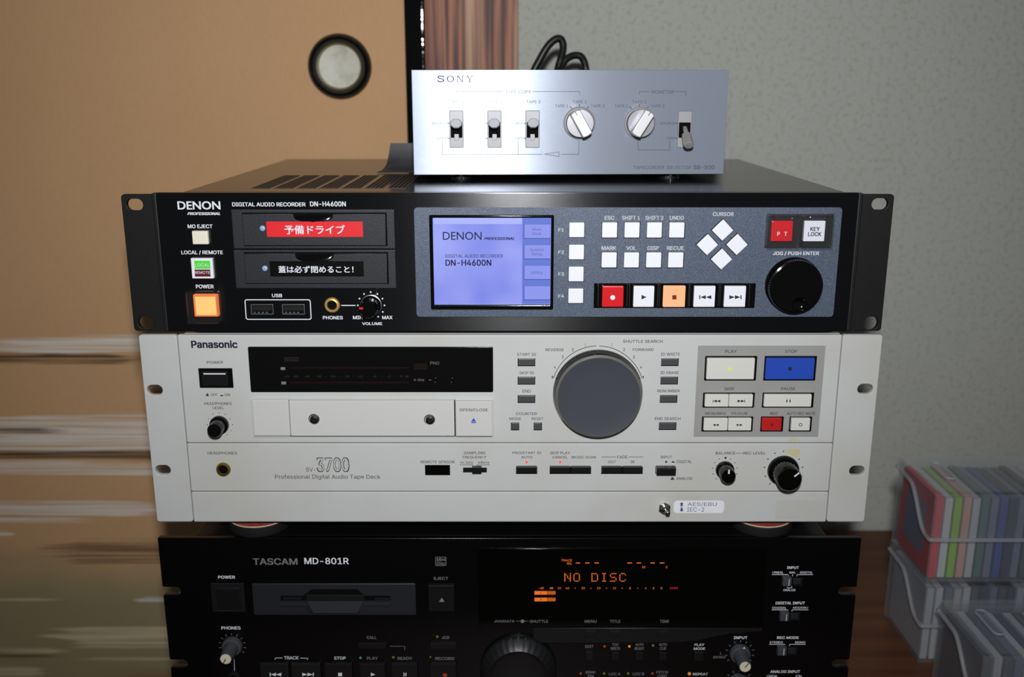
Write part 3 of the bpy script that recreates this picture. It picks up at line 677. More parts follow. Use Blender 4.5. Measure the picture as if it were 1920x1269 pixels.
plate('tray_surround', M_cream, e, [rrect(x0 - .0006, x1 + .0006, z0 - .0004, z1 + .0006, .0012)], -.0006, .001, .0003)
ty = -.0036
tf = U.box('tray_end', M_tray, e, 'pd', (131, 498, 394, 758), ty + .0008, 0, .0008, 3)
td = U.box('tray_door', M_tray, e, 'pd', (397, 502, 1582, 758), ty, 0, .0006, 3)
U.box('tray_gap', M_pit_shade, td, 'pd', (391, 496, 1590, 760), -.0008, 0, 0)
ob = U.box('open_button', M_tray, e, 'pd', (1591, 508, 1855, 760), ty - .0002, 0, .0007, 3)
T('OPEN/CLOSE', 'pd', (1619, 559, 1823, 582), par=ob, dy=ty - .00035)
U.shapes('pd', [tri(1703, 628, 1738, 653, 2), rc(1703, 656, 1738, 664)], M_bprint, ob, ty - .00035)
for u, v in ((571, 636), (1403, 640)):
    cx, cz = U.P('pd', u, v, ty); r = U.d('pd', 37)
    s_ = lathe('screw', M_steel, td, cx, cz, [(r * 1.08, ty - .0001), (r * 1.0, ty - .0004), (r * .86, ty - .0003)], 28)
    lathe('screw_head', M_dark, s_, cx + r * .06, cz, [(r * .82, ty - .0002), (r * .78, ty - .0014), (r * .5, ty - .0017), (r * .45, ty - .0006), (0, ty - .0006)], 24)

# keys round the shuttle dial
def dkey(c, r, m=M_dkey, y=-.0018, par_well=True):
    u0, v0, u1, v1 = r
    U.box('key_well', M_pit_shade, fp, c, (u0 - 3, v0 - 3, u1 + 3, v1 + 3), -.00015, .0002, 0)
    return U.box('button', m, e, c, r, y, 0, .0004)
for s, tr_, r in (('START ID', (747, 168, 862, 185), (753, 204, 855, 246)), ('SKIP ID', (762, 281, 850, 298), (753, 316, 855, 358)), ('END', (780, 392, 830, 409), (753, 428, 855, 470))):
    T(s, 'pm', tr_); dkey('pm', r)
T('COUNTER', 'pm', (740, 530, 868, 547)); T('MODE', 'pm', (700, 561, 771, 577)); T('RESET', 'pm', (836, 561, 908, 577))
dkey('pm', (712, 596, 757, 637)); dkey('pm', (851, 596, 896, 637))
for s, tr_, r in (('ID WRITE', (192, 167, 308, 184), (197, 204, 298, 245)), ('ID ERASE', (190, 280, 302, 297), (193, 316, 294, 357)), ('RENUMBER', (171, 391, 308, 408), (189, 428, 290, 469)), ('END SEARCH', (155, 560, 312, 577), (183, 594, 284, 635))):
    T(s, 'pr', tr_); dkey('pr', r)
T('REVERSE', 'pm', (920, 140, 1032, 157)); T('FORWARD', 'pm', (1453, 139, 1580, 156)); T('SHUTTLE SEARCH', 'pm', (1393, 88, 1635, 106))
for s, u, v in (('1', 1164, 119), ('2', 1087, 148), ('3', 1025, 193), ('4', 977, 254), ('1', 1325, 118), ('2', 1400, 148), ('3', 1459, 193), ('4', 1503, 254)):
    hw_ = 3 if s == '1' else 6; T(s, 'pm', (u - hw_, v - 9, u + hw_, v + 9))
dc = (1239, 410)
for sgn in (-1, 1):
    U.lines('pm', [[(dc[0] + sgn * 284 * math.sin(math.radians(a)), dc[1] - 285 * math.cos(math.radians(a))) for a in range(2, 73, 5)]], .0004, M_tprint, fp, name='dial_arc')
    u, v = dc[0] + sgn * 277, 318; U.shapes('pm', [[(u - 5, v - 10), (u + 5, v - 10), (u, v + 12)]], M_tprint, fp)
cx, cz = U.P('pm', 1238, 410); R = U.d('pm', 270)
sd = lathe('shuttle_dial', M_gloss, e, cx, cz, [(R, 0), (R, -.002), (R * .985, -.003), (R * .96, -.0078), (R * .95, -.0082)], 72)
lathe('dial_bevel', M_dialrim, sd, cx, cz, [(R * .955, -.0080), (R * .945, -.0092), (R * .90, -.0100)], 72)
lathe('dial_face', M_dial, sd, cx, cz, [(R * .91, -.0100), (R * .88, -.0098), (R * .5, -.0090), (0, -.0087)], 72)

# transport keys on the grey field
x0, x1, z0, z1 = U.R('pr', 405.5, 123, 1174.5, 679)
gf = polys('key_field', M_field, fp, [[(x0, z0), (x1, z0), (x1, z1), (x0, z1)]], -.0001)
TF = lambda s, r: T(s, 'pr', r, par=gf, dy=-.0002)
def well(r): return U.box('key_well', M_pit_shade, e, 'pr', r, -.0006, 0, .0004)
def pk(r, m=M_ikey): return U.box('transport_key', m, e, 'pr', r, -.0030, 0, .0006, 3)
ky = -.00315
TF('PLAY', (585, 150, 655, 168)); well((460, 187, 777, 337)); k = pk((473, 201, 764, 330)); U.shapes('pr', [tri(604, 256, 629, 279, 1)], M_led_green, k, ky)
TF('STOP', (950, 149, 1023, 167)); well((822, 187, 1140, 337)); k = pk((834, 201, 1128, 330), M_blue); U.shapes('pr', [rc(970, 254, 990, 275)], M_blackprint, k, ky)
TF('SKIP', (580, 378, 640, 396)); well((449, 410, 764, 502)); k = pk((462, 422, 606, 497)); U.shapes('pr', skip_sym(509, 453, 555, 470, -1), M_blackprint, k, ky)
k = pk((609, 422, 754, 497)); U.shapes('pr', skip_sym(660, 453, 706, 470, 1), M_blackprint, k, ky)
TF('PAUSE', (927, 377, 1012, 395)); well((811, 410, 1125, 502)); k = pk((823, 422, 1112, 497)); U.shapes('pr', [rc(958, 452, 965, 469), rc(977, 452, 984, 469)], M_blackprint, k, ky)
TF('REW/REV', (463, 529, 590, 547)); TF('FF/CUE', (626, 529, 722, 547)); well((442, 556, 754, 648)); k = pk((455, 567, 600, 642)); U.shapes('pr', wind_sym(508, 600, 545, 614, -1), M_blackprint, k, ky)
k = pk((604, 567, 745, 642)); U.shapes('pr', wind_sym(655, 600, 692, 614, 1), M_blackprint, k, ky)
TF('REC', (858, 528, 908, 546)); well((801, 556, 940, 648)); k = pk((811, 567, 929, 642), M_redk); U.dots('pr', [(871, 607)], .0012, mat('dark_red_dot', lin(120, 16, 16), .5), k, ky, 'symbol')
TF('AUTO REC MUTE', (962, 528, 1135, 546)); well((976, 556, 1113, 648)); k = pk((988, 567, 1103, 642))
cx, cz = U.P('pr', 1045, 606, ky); plate('symbol', M_blackprint, k, [circ(cx, cz, .0012), circ(cx, cz, .0008)], ky, ky, flat=True)

# lower panel
TL('SV-', 'pl', (1085, 867, 1145, 892), b=.0)
TL('Professional Digital Audio Tape Deck', 'pl', (897, 910, 1541, 942), b=.0)
T('3700', 'pl', (1150, 805, 1351, 894), par=lp, dy=-.00030, b=.03, m=M_tprint); T('3700', 'pl', (1155, 810, 1346, 889), par=lp, dy=-.00042, b=.004, m=M_cream)
TL('REMOTE SENSOR', 'pm', (158, 824, 365, 841)); U.box('remote_sensor', M_gloss, e, 'pm', (185, 852, 338, 914), -.0005, 0, .0002)
TL('SAMPLING', 'pm', (422, 769, 553, 786)); TL('FREQUENCY', 'pm', (415, 796, 560, 813)); TL('44.1kHz', 'pm', (399, 828, 478, 843)); TL('48kHz', 'pm', (507, 828, 578, 843))
U.lines('pm', [[(398, 850), (475, 850), (475, 865)], [(578, 850), (502, 850), (502, 865)]], .0003, M_tprint, lp, -.00032)
sw = U.box('slide_switch', M_bkey, e, 'pm', (417, 868, 562, 897), -.0006, 0, .0002); U.box('slider', M_bkey, sw, 'pm', (472, 866, 530, 905), -.0036, 0, .0004)
def bk(r, y=-.0030): U.box('key_well', M_pit_shade, lp, 'pm', (r[0] - 2, r[1] - 2, r[2] + 2, r[3] + 2), -.0004, 0, 0); return U.box('button', M_bkey, e, 'pm', r, y, 0, .0005)
TL('PNO/START ID', 'pm', (718, 769, 895, 786)); TL('AUTO', 'pm', (772, 796, 840, 811)); bk((742, 864, 868, 904))
TL('SKIP PLAY', 'pm', (948, 769, 1070, 786)); TL('CANCEL', 'pm', (963, 796, 1055, 811)); TL('MUSIC SCAN', 'pm', (1080, 796, 1228, 811)); bk((947, 864, 1071, 904)); bk((1074, 864, 1197, 904))
for u in (805, 1010): lathe('lamp', M_led_red, e, *U.P('pm', u, 832), [(.0009, 0), (.0008, -.0007), (0, -.001)], 14)
TL('FADE', 'pm', (1358, 794, 1420, 811)); TL('OUT', 'pm', (1302, 824, 1350, 840)); TL('IN', 'pm', (1440, 824, 1461, 840)); bk((1262, 864, 1387, 904)); bk((1390, 864, 1512, 904))
U.lines('pm', [[(1263, 802), (1350, 802)], [(1427, 802), (1515, 802)]], .0003, M_tprint, lp, -.00032)
TL('INPUT', 'pr', (189, 795, 260, 811)); TL('DIGITAL', 'pr', (290, 822, 382, 839)); TL('ANALOG', 'pr', (286, 925, 385, 942))
U.dots('pr', [(225, 832)], .0008, M_tprint, lp, -.00032, 'input_mark')
U.shapes('pr', [rc(257, 832, 278, 837), rc(262, 828, 273, 832), rc(250, 937, 275, 942), rc(256, 926, 270, 937)], M_tprint, lp, -.00032)
ib = U.box('input_button', M_bkey, e, 'pr', (160, 864, 285, 904), -.0020, 0, .0004); U.box('button_face', M_bkey, ib, 'pr', (167, 871, 286, 913), -.0062, -.001, .0006)
TL('BALANCE', 'pr', (527, 770, 648, 787)); TL('REC LEVEL', 'pr', (696, 770, 832, 787)); U.lines('pr', [[(652, 779), (691, 779)]], .0003, M_tprint, lp, -.00032)
def ring_dots(u, v, r, n=11, s=.00038):
    U.dots('pr', [(u + r * math.sin(math.radians(a)), v - r * math.cos(math.radians(a))) for a in [-135 + 270 * k / (n - 1) for k in range(n)]], s, M_tprint, lp, -.00032)
ring_dots(583, 882, 76); ring_dots(941, 884, 117, 11, .0005)
U.dots('pr', [(587, 808)], .0008, M_tprint, lp, -.00034, 'centre_mark')
knob('pr', 582, 880, .0063, .0050, .0120, 'balance_knob', ptr=0); knob('pr', 938, 884, .0107, .0082, .0165, 'record_level_knob', ptr=48)

# bottom strip: toggle switch, paper label, clear tape
cx, cz = U.P('pr', 213, 1110)
nt_ = plate('toggle_nut', M_chrome, e, [circ(cx, cz, .0044, 6, .5)], -.0024, -.0003, .0004)
lathe('toggle_collar', M_chrome, nt_, cx, cz, [(.0031, -.002), (.0031, -.0042), (.0026, -.0046), (0, -.0046)], 24)
oct_pts = [(cx, -.004, cz), (cx + .0006, -.008, cz + .0002), (cx + .0009, -.0105, cz + .0006)]
bm = bmesh.new(); prev = None
for p, r in zip(oct_pts, (.0010, .0013, .0016)):
    ring = [bm.verts.new((p[0] + r * math.cos(k * math.pi / 6), p[1], p[2] + r * math.sin(k * math.pi / 6))) for k in range(12)]
    if prev:
        for k in range(12): bm.faces.new((prev[k], prev[(k + 1) % 12], ring[(k + 1) % 12], ring[k]))
    prev = ring
bm.faces.new(prev); bmesh.ops.recalc_face_normals(bm, faces=bm.faces); from_bm('toggle_lever', bm, M_chrome, nt_, True)
x0, x1, z0, z1 = U.R('pr', 270, 1067, 577, 1143)
lb = plate('paper_label', M_label, e, [rrect(x0, x1, z0, z1, .0024)], -.00055, -.0003, .00002)
T('AES/EBU', 'pr', (356, 1079, 533, 1104), m=M_grey_lbl if 'M_grey_lbl' in globals() else mat('grey_label_print', lin(92, 96, 130), .6), par=lb, dy=-.00062, b=-.006)
T('IEC-2', 'pr', (353, 1110, 457, 1136), m=mat('grey_label_ink', lin(92, 96, 130), .6), par=lb, dy=-.00062, b=-.006)
U.shapes('pr', [[(319, 1078), (332, 1090), (325, 1090), (325, 1104), (313, 1104), (313, 1090), (306, 1090)], [(319, 1137), (332, 1125), (325, 1125), (325, 1111), (313, 1111), (313, 1125), (306, 1125)]], mat('label_arrow_ink', lin(70, 70, 120), .6), lb, -.00062)
x0, x1, z0, z1 = U.R('pr', 893, 1062, 1190, 1180); plate('clear_tape', M_tapeclear, e, [rrect(x0, x1, z0, z1, .0010)], -.00050, -.0004, .00001)
U.shapes('pr', [[(975, 690), (1000, 682), (1035, 692), (1045, 710), (1020, 714), (1000, 700), (978, 712), (968, 708)]], M_stain, fp, -.00015, 'tape_residue')
U.shapes('pr', [[(955, 757), (1000, 752), (1046, 756), (1040, 775), (1028, 800), (1010, 802), (985, 788), (950, 780)]], M_stain, lp, -.00035, 'tape_residue')

# ------------------------------------------------------------------ black audio recorder with a colour screen
M_grey = mat('blue_grey_metallic_paint', lin(74, 85, 102), 0.45, 0.2, bump=(2200, 0.25), vary=(2200, (1, 1, 1), lin(140, 150, 168), 0.50, 0.80))
M_top = mat('bronze_black_painted_steel', (0.010, 0.009, 0.008, 1), 0.15, spec=0.14, bump=(1600, 0.03))
M_vent = mat('grey_perforated_steel', (0.03, 0.03, 0.033, 1), 0.45)
M_silver_print = mat('silver_print', lin(190, 196, 200), 0.5)
M_green_lit = glow('green_lit_legend', (0.10, 0.75, 0.06, 1), 0.9)
M_maroon = mat('maroon_legend', lin(96, 22, 34), 0.4)
M_orange_lit = glow('orange_lit_lens', (1.0, 0.24, 0.06, 1), 0.95)
M_amber_lit = glow('amber_lit_face', (1.0, 0.55, 0.17, 1), 1.25)
M_peach_lit = glow('peach_lit_key', (1.0, 0.52, 0.27, 1), 1.0)
M_led_off = mat('pale_blue_lens', lin(150, 180, 210), 0.2)
M_tape_red = mat('red_label_tape', lin(228, 34, 42), 0.4)
M_tape_black = mat('black_label_tape', (0.0015, 0.0015, 0.0015, 1), 0.5, spec=0.1)

def gradient_glow(name, ca, cb, sc, off):
    m = bpy.data.materials.new(name); m.use_nodes = True; N = Nodes(m); nt = m.node_tree; p = nt.nodes['Principled BSDF']
    p.inputs['Base Color'].default_value = (0.01, 0.01, 0.015, 1); p.inputs['Roughness'].default_value = 0.25
    tc = N.new('ShaderNodeTexCoord')
    f = N.noise(tc.outputs['Object'], sc, (1, 1, 1), 1, off)
    f = N.math('MULTIPLY', N.math('SUBTRACT', f, 0.32), 2.6, clamp=True)
    c = N.mix(f, ca, cb); nt.links.new(c, p.inputs['Emission Color']); p.inputs['Emission Strength'].default_value = 0.92
    return m
M_scr = gradient_glow('lit_screen_blue', lin(122, 136, 236), lin(166, 174, 255), 30, (0.3, 0, 1.1))
M_scr_head = glow('lit_screen_header', lin(176, 186, 255), 0.95)
M_scr_side = glow('lit_screen_side', lin(106, 128, 222), 0.9)
M_scr_key = glow('lit_screen_soft_key', lin(146, 156, 246), 0.92)
M_scr_key_edge = glow('lit_screen_key_shadow', lin(78, 92, 178), 0.9)
M_scr_ink = glow('screen_ink', lin(26, 28, 84), 0.8)
M_scr_ink2 = glow('screen_grey_ink', lin(92, 96, 170), 0.9)

U = Unit('screen_recorder', 'black rack audio recorder with lit blue screen and grey control field', 'recorder', (0.0, 0.0, 0.84 - 0.1540))
e = U.e; ZB = 0.84 - 0.1540
zt = 0.84 - 0.0629 - ZB; zb = 0.84 - 0.1524 - ZB
xl, xr = U.P('full', 304, 495)[0], U.P('full', 1599, 495)[0]
fp = box('front_panel', M_anod, e, xl, xr, 0.0, 0.004, zb, zt, 0.0006)
ch = box('chassis', M_top, e, -0.2077, 0.2097, 0.004, 0.297, 0.0, zt, 0.0012)
for i in range(7):
    bx = U.P('full', 0, 0)[0]
    a = -0.1700 + i * 0.0148
    vg = box('vent_grille', M_vent, ch, a, a + 0.0118, 0.026, 0.122, zt - .0002, zt + .0002, 0)
    sl = bmesh.new()
    for k in range(33):
        yy = 0.028 + k * 0.0029
        for q in range(4):
            xx = a + .0010 + q * .0027
            vs = [sl.verts.new((xx + dx, yy + dy, zt + .00026)) for dx, dy in ((0, 0), (.0017, 0), (.0017, .0014), (0, .0014))]; sl.faces.new(vs)
    so = from_bm('vent_slits', sl, M_pit_shade, vg); so['kind'] = 'stuff'
# rack brackets with slotted holes
ho, vo = U.d('full', 29), U.d('full', 21)
def bracket(xa, xb, holes, flip):
    return plate('rack_bracket', M_ear, e, [rrect(xa, xb, zb, zt - .0012, .0022)] + [slot(*U.P(c, u, v, .0015), w, h) for c, u, v, w, h in holes], .0015, .0050, .0004)
xo = U.P('full', 239, 495, .0015)[0]
br = bracket(xo, xl + .0004, [('dl', 168, 332, ho, vo), ('dl', 234, 1040, ho * .95, vo * 1.18)], 1)
xo2 = U.P('full', 1664.5, 495, .0015)[0]
br2 = bracket(xr - .0004, xo2, [('dr', 1770, 128, ho, vo), ('dr', 1717, 799, ho * .95, vo * 1.22)], -1)
for xa, xb in ((xl - .0030, xl), (xr, xr + .0030)): box('bracket_fold', M_ear, e, xa, xb, .0002, .005, zb, zt - .0004, .0008)

T = lambda s, c, r, m=M_white, b=0.0, sh=0.0, par=None, dy=-.00012: U.text(s, c, r, m, par or fp, bold=b, shear=sh, dy=dy)
U.text('DENON', 'dl', (425, 311, 682, 361), M_white, fp, bold=0.022, face=0); T('PROFESSIONAL', 'dl', (484, 377, 682, 394), b=0.03, sh=0.3)
T('DIGITAL AUDIO RECORDER', 'dl', (753, 318, 1193, 342), b=.02); T('DN-H4600N', 'dl', (1220, 312, 1435, 342), b=.02)
T('MO EJECT', 'dl', (486, 450, 635, 473), b=.02)
bt = U.box('button', M_cream_key, e, 'dl', (513, 490, 608, 570), -.0032, 0, .0006)
T('LOCAL / REMOTE', 'dl', (448, 606, 697, 632), b=.02)
bt = U.box('button', M_key, e, 'dl', (508, 653, 638, 775), -.0030, 0, .0005)
U.box('legend_window', M_green_lit, bt, 'dl', (526, 668, 621, 716), -.0032, -.003, 0); U.box('legend_window', M_maroon, bt, 'dl', (528, 721, 622, 763), -.0032, -.003, 0)
T('LOCAL', 'dl', (530, 684, 617, 703), par=bt, dy=-.0033); T('REMOTE', 'dl', (528, 730, 620, 747), par=bt, dy=-.0033)
T('POWER', 'dl', (535, 811, 642, 834), b=.02)

def guard(rect, crop, depth, lip=None):
    """clear five-sided cover, thin walls"""
    x0, x1, z0, z1 = U.R(crop, *rect, dy=-depth * .5); t = .0006
    g = plate('clear_cover', M_clear, e, [rrect(x0, x1, z0, z1, .0008), rrect(x0 + t, x1 - t, z0 + t, z1 - t, .0006)], -depth, 0, .0001)
    box('cover_window', M_clear, g, x0 + t, x1 - t, -depth, -depth + .0005, z0 + t, z1 - t)
    return g
wl = U.box('switch_well', M_pit_shade, e, 'dl', (489, 850, 678, 1040), -.0003, .001, 0)
bt = U.box('power_button', M_orange_lit, e, 'dl', (521, 872, 666, 1004), -.0040, 0, .0008)
U.box('lit_face', M_amber_lit, bt, 'dl', (533, 884, 655, 994), -.0043, -.0036, .0004)
guard((487, 848, 680, 1041), 'dl', .0075)

# two disc drive bays
for bay, door_, tng, led, lab, tx, s, lm in (
        ((754, 361, 1727, 596), (823, 384, 1678, 574), (1124, 380, 1360, 432), (936, 473), (960, 433, 1537, 525), (1066, 454, 1430, 509), '予備ドライブ', M_tape_red),
        ((768, 604, 1734, 834), (834, 621, 1686, 800), (1136, 620, 1366, 672), (950, 713), (979, 671, 1542, 762), (1030, 699, 1481, 741), '蓋は必ず閉めること！', M_tape_black)):
    b_ = U.box('drive_bay', M_drive, e, 'dl', bay, -.0008, .001, .0004)
    x0, x1, z0, z1 = U.R('dl', *door_); g = .0006
    U.box('door_gap', M_pit_shade, b_, 'dl', (door_[0] - 5, door_[1] - 5, door_[2] + 5, door_[3] + 6), -.00095, .0, 0)
    tx0, tx1, tz0, tz1 = U.R('dl', *tng)
    dr_ = plate('drive_door', M_drive, e, [[(x0, z0), (x1, z0), (x1, z1), (tx1, z1)] + [((tx0 + tx1) / 2 + (tx1 - tx0) / 2 * math.cos(t), z1 + (tz0 - z1) * (math.sin(t) ** .5)) for t in [math.pi * k / 16 for k in range(1, 16)]] + [(tx0, z1), (x0, z1)]], -.0026, -.0006, .0004)
    bm = bmesh.new(); n = 16; rows = []
    for j in range(5):                           # dished finger pull
        f = j / 4; rows.append([bm.verts.new(((tx0 + tx1) / 2 + (tx1 - tx0) / 2 * .97 * math.cos(math.pi * k / n), -.0004 - .0024 * math.sin(f * math.pi / 2) * math.sin(math.pi * k / n), z1 - .0002 + (tz0 - z1 + .0002) * f * (math.sin(math.pi * k / n) ** .5))) for k in range(n + 1)])
    for A, B in zip(rows, rows[1:]):
        for k in range(n): bm.faces.new((A[k], A[k + 1], B[k + 1], B[k]))
    from_bm('finger_tab', bm, M_gloss, dr_, True)
    lathe('lamp', M_led_off, dr_, *U.P('dl', *led, dy=-.0026), [(.0018, -.0024), (.0017, -.0032), (.0010, -.0037), (0, -.0038)], 20)
    lb = U.box('label_tape', lm, dr_, 'dl', lab, -.00275, -.0026, 0)
    U.text(s, 'dl', tx, M_white, lb, dy=-.0029, bold=.018, face=0)

T('USB', 'dl', (992, 866, 1053, 887), b=.02)
x0, x1, z0, z1 = U.R('dl', 831, 899, 1227, 1022)
plate('usb_outline', M_white, fp, [rrect(x0, x1, z0, z1, .0015), rrect(x0 + .0006, x1 - .0006, z0 + .0006, z1 - .0006, .001)], -.00012, -.0001, flat=True)
for u0 in (865, 1053):
    x0, x1, z0, z1 = U.R('dl', u0, 929, u0 + 136, 990)
    us = plate('usb_port', M_steel, e, [rrect(x0, x1, z0, z1, .0004), rrect(x0 + .0006, x1 - .0006, z0 + .0006, z1 - .0006, .0002)], -.0003, .0003, .0001)
    box('port_cavity', M_pit_shade, us, x0 + .0003, x1 - .0003, -.00015, .0003, z0 + .0003, z1 - .0003)
    box('contact_tongue', M_dark, us, x0 + .0010, x1 - .0010, -.00035, .0003, z0 + .0026, z1 - .0010)
    for k in range(4): box('contact', M_steel, us, x0 + .0018 + k * .0026, x0 + .0031 + k * .0026, -.00033, 0, z0 + .0009, z0 + .0018)
def jack(c, u, v, R, ring=M_gold):
    cx, cz = U.P(c, u, v); k = U.d(c, R)
    j = lathe('headphone_jack', ring, e, cx, cz, [(k * .62, .0004), (k * .64, -.0012), (k * .74, -.0018), (k * .92, -.0016), (k, -.0004), (k * 1.05, .0)], 40)
    lathe('socket_hole', M_pit_shade, j, cx, cz, [(k * .68, -.0003), (0, -.0002)], 24); return j
jack('dl', 1353, 934, 43)
U.lines('dl', [[(1410, 936), (1490, 936)]], .0006, M_white, fp)
T('PHONES', 'dl', (1297, 999, 1417, 1020), b=.02); T('MIN', 'dd', (1042, 1184, 1130, 1214), b=.02); T('MAX', 'dd', (1300, 1184, 1391, 1214), b=.02); T('VOLUME', 'dd', (1123, 1241, 1300, 1266), b=.02)
U.dots('dd', [(1085, 1092), (1100, 1033), (1140, 992), (1198, 975), (1258, 992), (1302, 1033), (1320, 1092), (1305, 1150), (1265, 1192)], .00055, M_white, fp)
cx, cz = U.P('dd', 1203, 1090)
kn = lathe('volume_knob', M_gloss, e, cx, cz, [(.0064, 0), (.0064, -.0008), (.0056, -.0016), (.0056, -.0135), (.0051, -.0145), (0, -.0145)], 44, 22, .05, (-.0135, -.0016))
lathe('knob_collar', M_steel, kn, cx, cz, [(.0068, -.0001), (.0068, -.0006), (.0062, -.0008)], 32)
box('pointer', M_tape_red, kn, cx - .0054, cx - .0030, -.0148, -.0144, cz + .0006, cz + .0018)

# grey control field
x0, x1, z0, z1 = U.R('full', 778.5, 388.5, 1570.5, 593.5)
cp = plate('control_field', M_grey, e, [rrect(x0, x1, z0, z1, .0022)], -.0008, .0005, .0002)
DY = -.0008
TG = lambda s, c, r, b=.02: T(s, c, r, m=M_silver_print, b=b, par=cp, dy=DY - .00012)
x0, x1, z0, z1 = U.R('dm', 186, 250, 1112, 958, dy=DY); i0, i1, k0, k1 = U.R('dm', 217, 277, 1085, 918, dy=DY)
bz = plate('screen_bezel', M_gloss, e, [rrect(x0, x1, z0, z1, .0010), rrect(i0 - .0004, i1 + .0004, k0 - .0004, k1 + .0004, .0003)], DY - .0016, DY + .0004, .0006)
sy = DY - .0002
sc = box('screen', M_scr, e, i0 - .0008, i1 + .0008, sy, sy + .0004, k0 - .0008, k1 + .0008)
def sq(n, m, r, dy): x0, x1, z0, z1 = U.R('dm', *r, dy=dy); return polys(n, m, sc, [[(x0, z0), (x1, z0), (x1, z1), (x0, z1)]], dy)
sq('screen_header', M_scr_head, (214, 274, 876, 320), sy - .0001); sq('screen_sidebar', M_scr_side, (876, 274, 1088, 921), sy - .0001)
for v0, v1 in ((320, 426), (475, 579), (630, 733), (783, 886)):
    sq('soft_key_shadow', M_scr_key_edge, (888, v0, 1088, v1 + 5), sy - .00015); sq('soft_key', M_scr_key, (893, v0 + 2, 1088, v1 - 1), sy - .0002)
TS = lambda s, r, m=M_scr_ink, b=0.0, sh=0.0: T(s, 'dm', r, m=m, b=b, sh=sh, par=sc, dy=sy - .0003)
U.text('DENON', 'dm', (281, 378, 572, 439), M_scr_ink, sc, dy=sy - .0003, bold=.004, face=0); TS('PROFESSIONAL', (591, 418, 820, 439), b=.03, sh=.3); TS('DIGITAL AUDIO RECORDER', (300, 547, 733, 572), b=.004); TS('DN-H4600N', (301, 587, 645, 633), b=.02)
TS('Main', (953, 349, 1020, 370), M_scr_ink2); TS('Mode', (953, 381, 1020, 402), M_scr_ink2); TS('System', (936, 502, 1038, 529), M_scr_ink2); TS('Setup', (946, 533, 1030, 560), M_scr_ink2); TS('Utility', (940, 672, 1032, 699), M_scr_ink2)

def key(crop, rect, m=M_key, y=-.0026, well=5):
    u0, v0, u1, v1 = rect
    w = U.box('key_well', M_pit_shade, cp, crop, (u0 - well * .6, v0 - well * .6, u1 + well * .6, v1 + well * .6), DY - .00015, DY + .0002, 0)
    return U.box('button', m, e, crop, rect, y, DY, .0005)
for i, r in enumerate(((1229, 309, 1343, 420), (1227, 476, 1341, 586), (1225, 641, 1338, 751), (1222, 805, 1335, 914))):
    key('dm', r); TG('F%d' % (i + 1), 'dm', (1147, r[1] + 42, 1190, r[1] + 67))
for row, (v0, v1, us, names, tv) in enumerate(((231, 317, (207, 333, 459, 585), (('ESC', 221, 276), ('SHIFT 1', 319, 419), ('SHIFT 2', 450, 552), ('UNDO', 587, 667)), (194, 216)),
                                               (400, 485, (204, 330, 455, 579), (('MARK', 204, 286), ('VOL', 343, 397), ('DISP', 463, 526), ('RECUE', 571, 667)), (364, 386)))):
    for u, (s, a, b) in zip(us, names): key('dr', (u, v0, u + 85, v1)); TG(s, 'dr', (a, tv[0], b, tv[1]))
TG('CURSOR', 'dr', (829, 173, 947, 195)); T('JOG / PUSH ENTER', 'dr', (1168, 394, 1427, 417), b=.012, par=cp, dy=DY - .00012)
for u, v in ((886, 275), (800, 357), (967, 356), (880, 438)):
    cx, cz = U.P('dr', u, v, -.0026); h = U.d('dr', 58)
    polys('key_well', M_pit_shade, cp, [circ(cx, cz, h * 1.08, 4)], DY - .0001)
    plate('cursor_button', M_key, e, [circ(cx, cz, h, 4)], -.0026, DY, .0005)
tw = U.box('transport_well', M_gloss, e, 'dr', (160, 573, 1068, 712), DY - .0004, DY, .0001)
for i, (u0, u1, m) in enumerate(((207, 328, M_red), (383, 500, M_key), (552, 675, M_peach_lit), (723, 843, M_key), (894, 1015, M_key))):
    b_ = U.box('transport_button', m, e, 'dr', (u0, 589, u1, 707), -.0034, DY, .0006)
    c = (u0 + u1) / 2; dy = -.00352
    if i == 0: U.dots('dr', [(c - 1, 653)], .0016, M_key, b_, dy, 'symbol')
    elif i == 1: U.shapes('dr', [tri(c - 13, 638, c + 15, 664, 1)], M_blackprint, b_, dy)
    elif i == 2: U.shapes('dr', [rc(c - 12, 640, c + 12, 664)], mat('dark_red_symbol', lin(120, 24, 12), .5), b_, dy)
    elif i == 3: U.shapes('dr', skip_sym(c - 30, 640, c + 38, 662, -1), M_blackprint, b_, dy)
    else: U.shapes('dr', skip_sym(c - 32, 640, c + 37, 662, 1), M_blackprint, b_, dy)
    for q in (u0 - 22, u1 + 20): U.box('divider', M_dark, tw, 'dr', (q - 3, 580, q + 3, 705), -.0026, DY, .0002)
gb = U.box('guard_base', M_dark, e, 'dr', (1126, 184, 1504, 374), DY - .0006, DY, .0003)
for u0, m, btx in ((1160, M_red, None), (1342, M_key, 1)):
    b_ = U.box('guarded_button', m, e, 'dr', (u0, 222, u0 + 119, 338), -.0042, DY, .0006)
    if not btx: T('P   T', 'dr', (1192, 284, 1247, 306), par=b_, dy=-.0044, b=.015)
    else: T('KEY', 'dr', (1378, 256, 1432, 279), par=b_, dy=-.0044, m=M_blackprint, b=.02); T('LOCK', 'dr', (1366, 285, 1440, 308), par=b_, dy=-.0044, m=M_blackprint, b=.02)
guard((1132, 188, 1316, 371), 'dr', .0080); guard((1326, 188, 1501, 371), 'dr', .0080)
for u in (1190, 1375):
    x0, x1, z0, z1 = U.R('dr', u, 198, u + 90, 212, dy=-.008); box('hinge', M_clear, gb, x0, x1, -.0086, -.0072, z0, z1, .0004)
cx, cz = U.P('dr', 1276, 578)
jg = lathe('jog_dial', M_gloss, e, cx, cz, [(.0178, DY), (.0178, -.0022), (.0172, -.0030), (.0172, -.0085), (.0168, -.0092), (.0158, -.0096)], 144, 72, .05, (-.0086, -.0030))
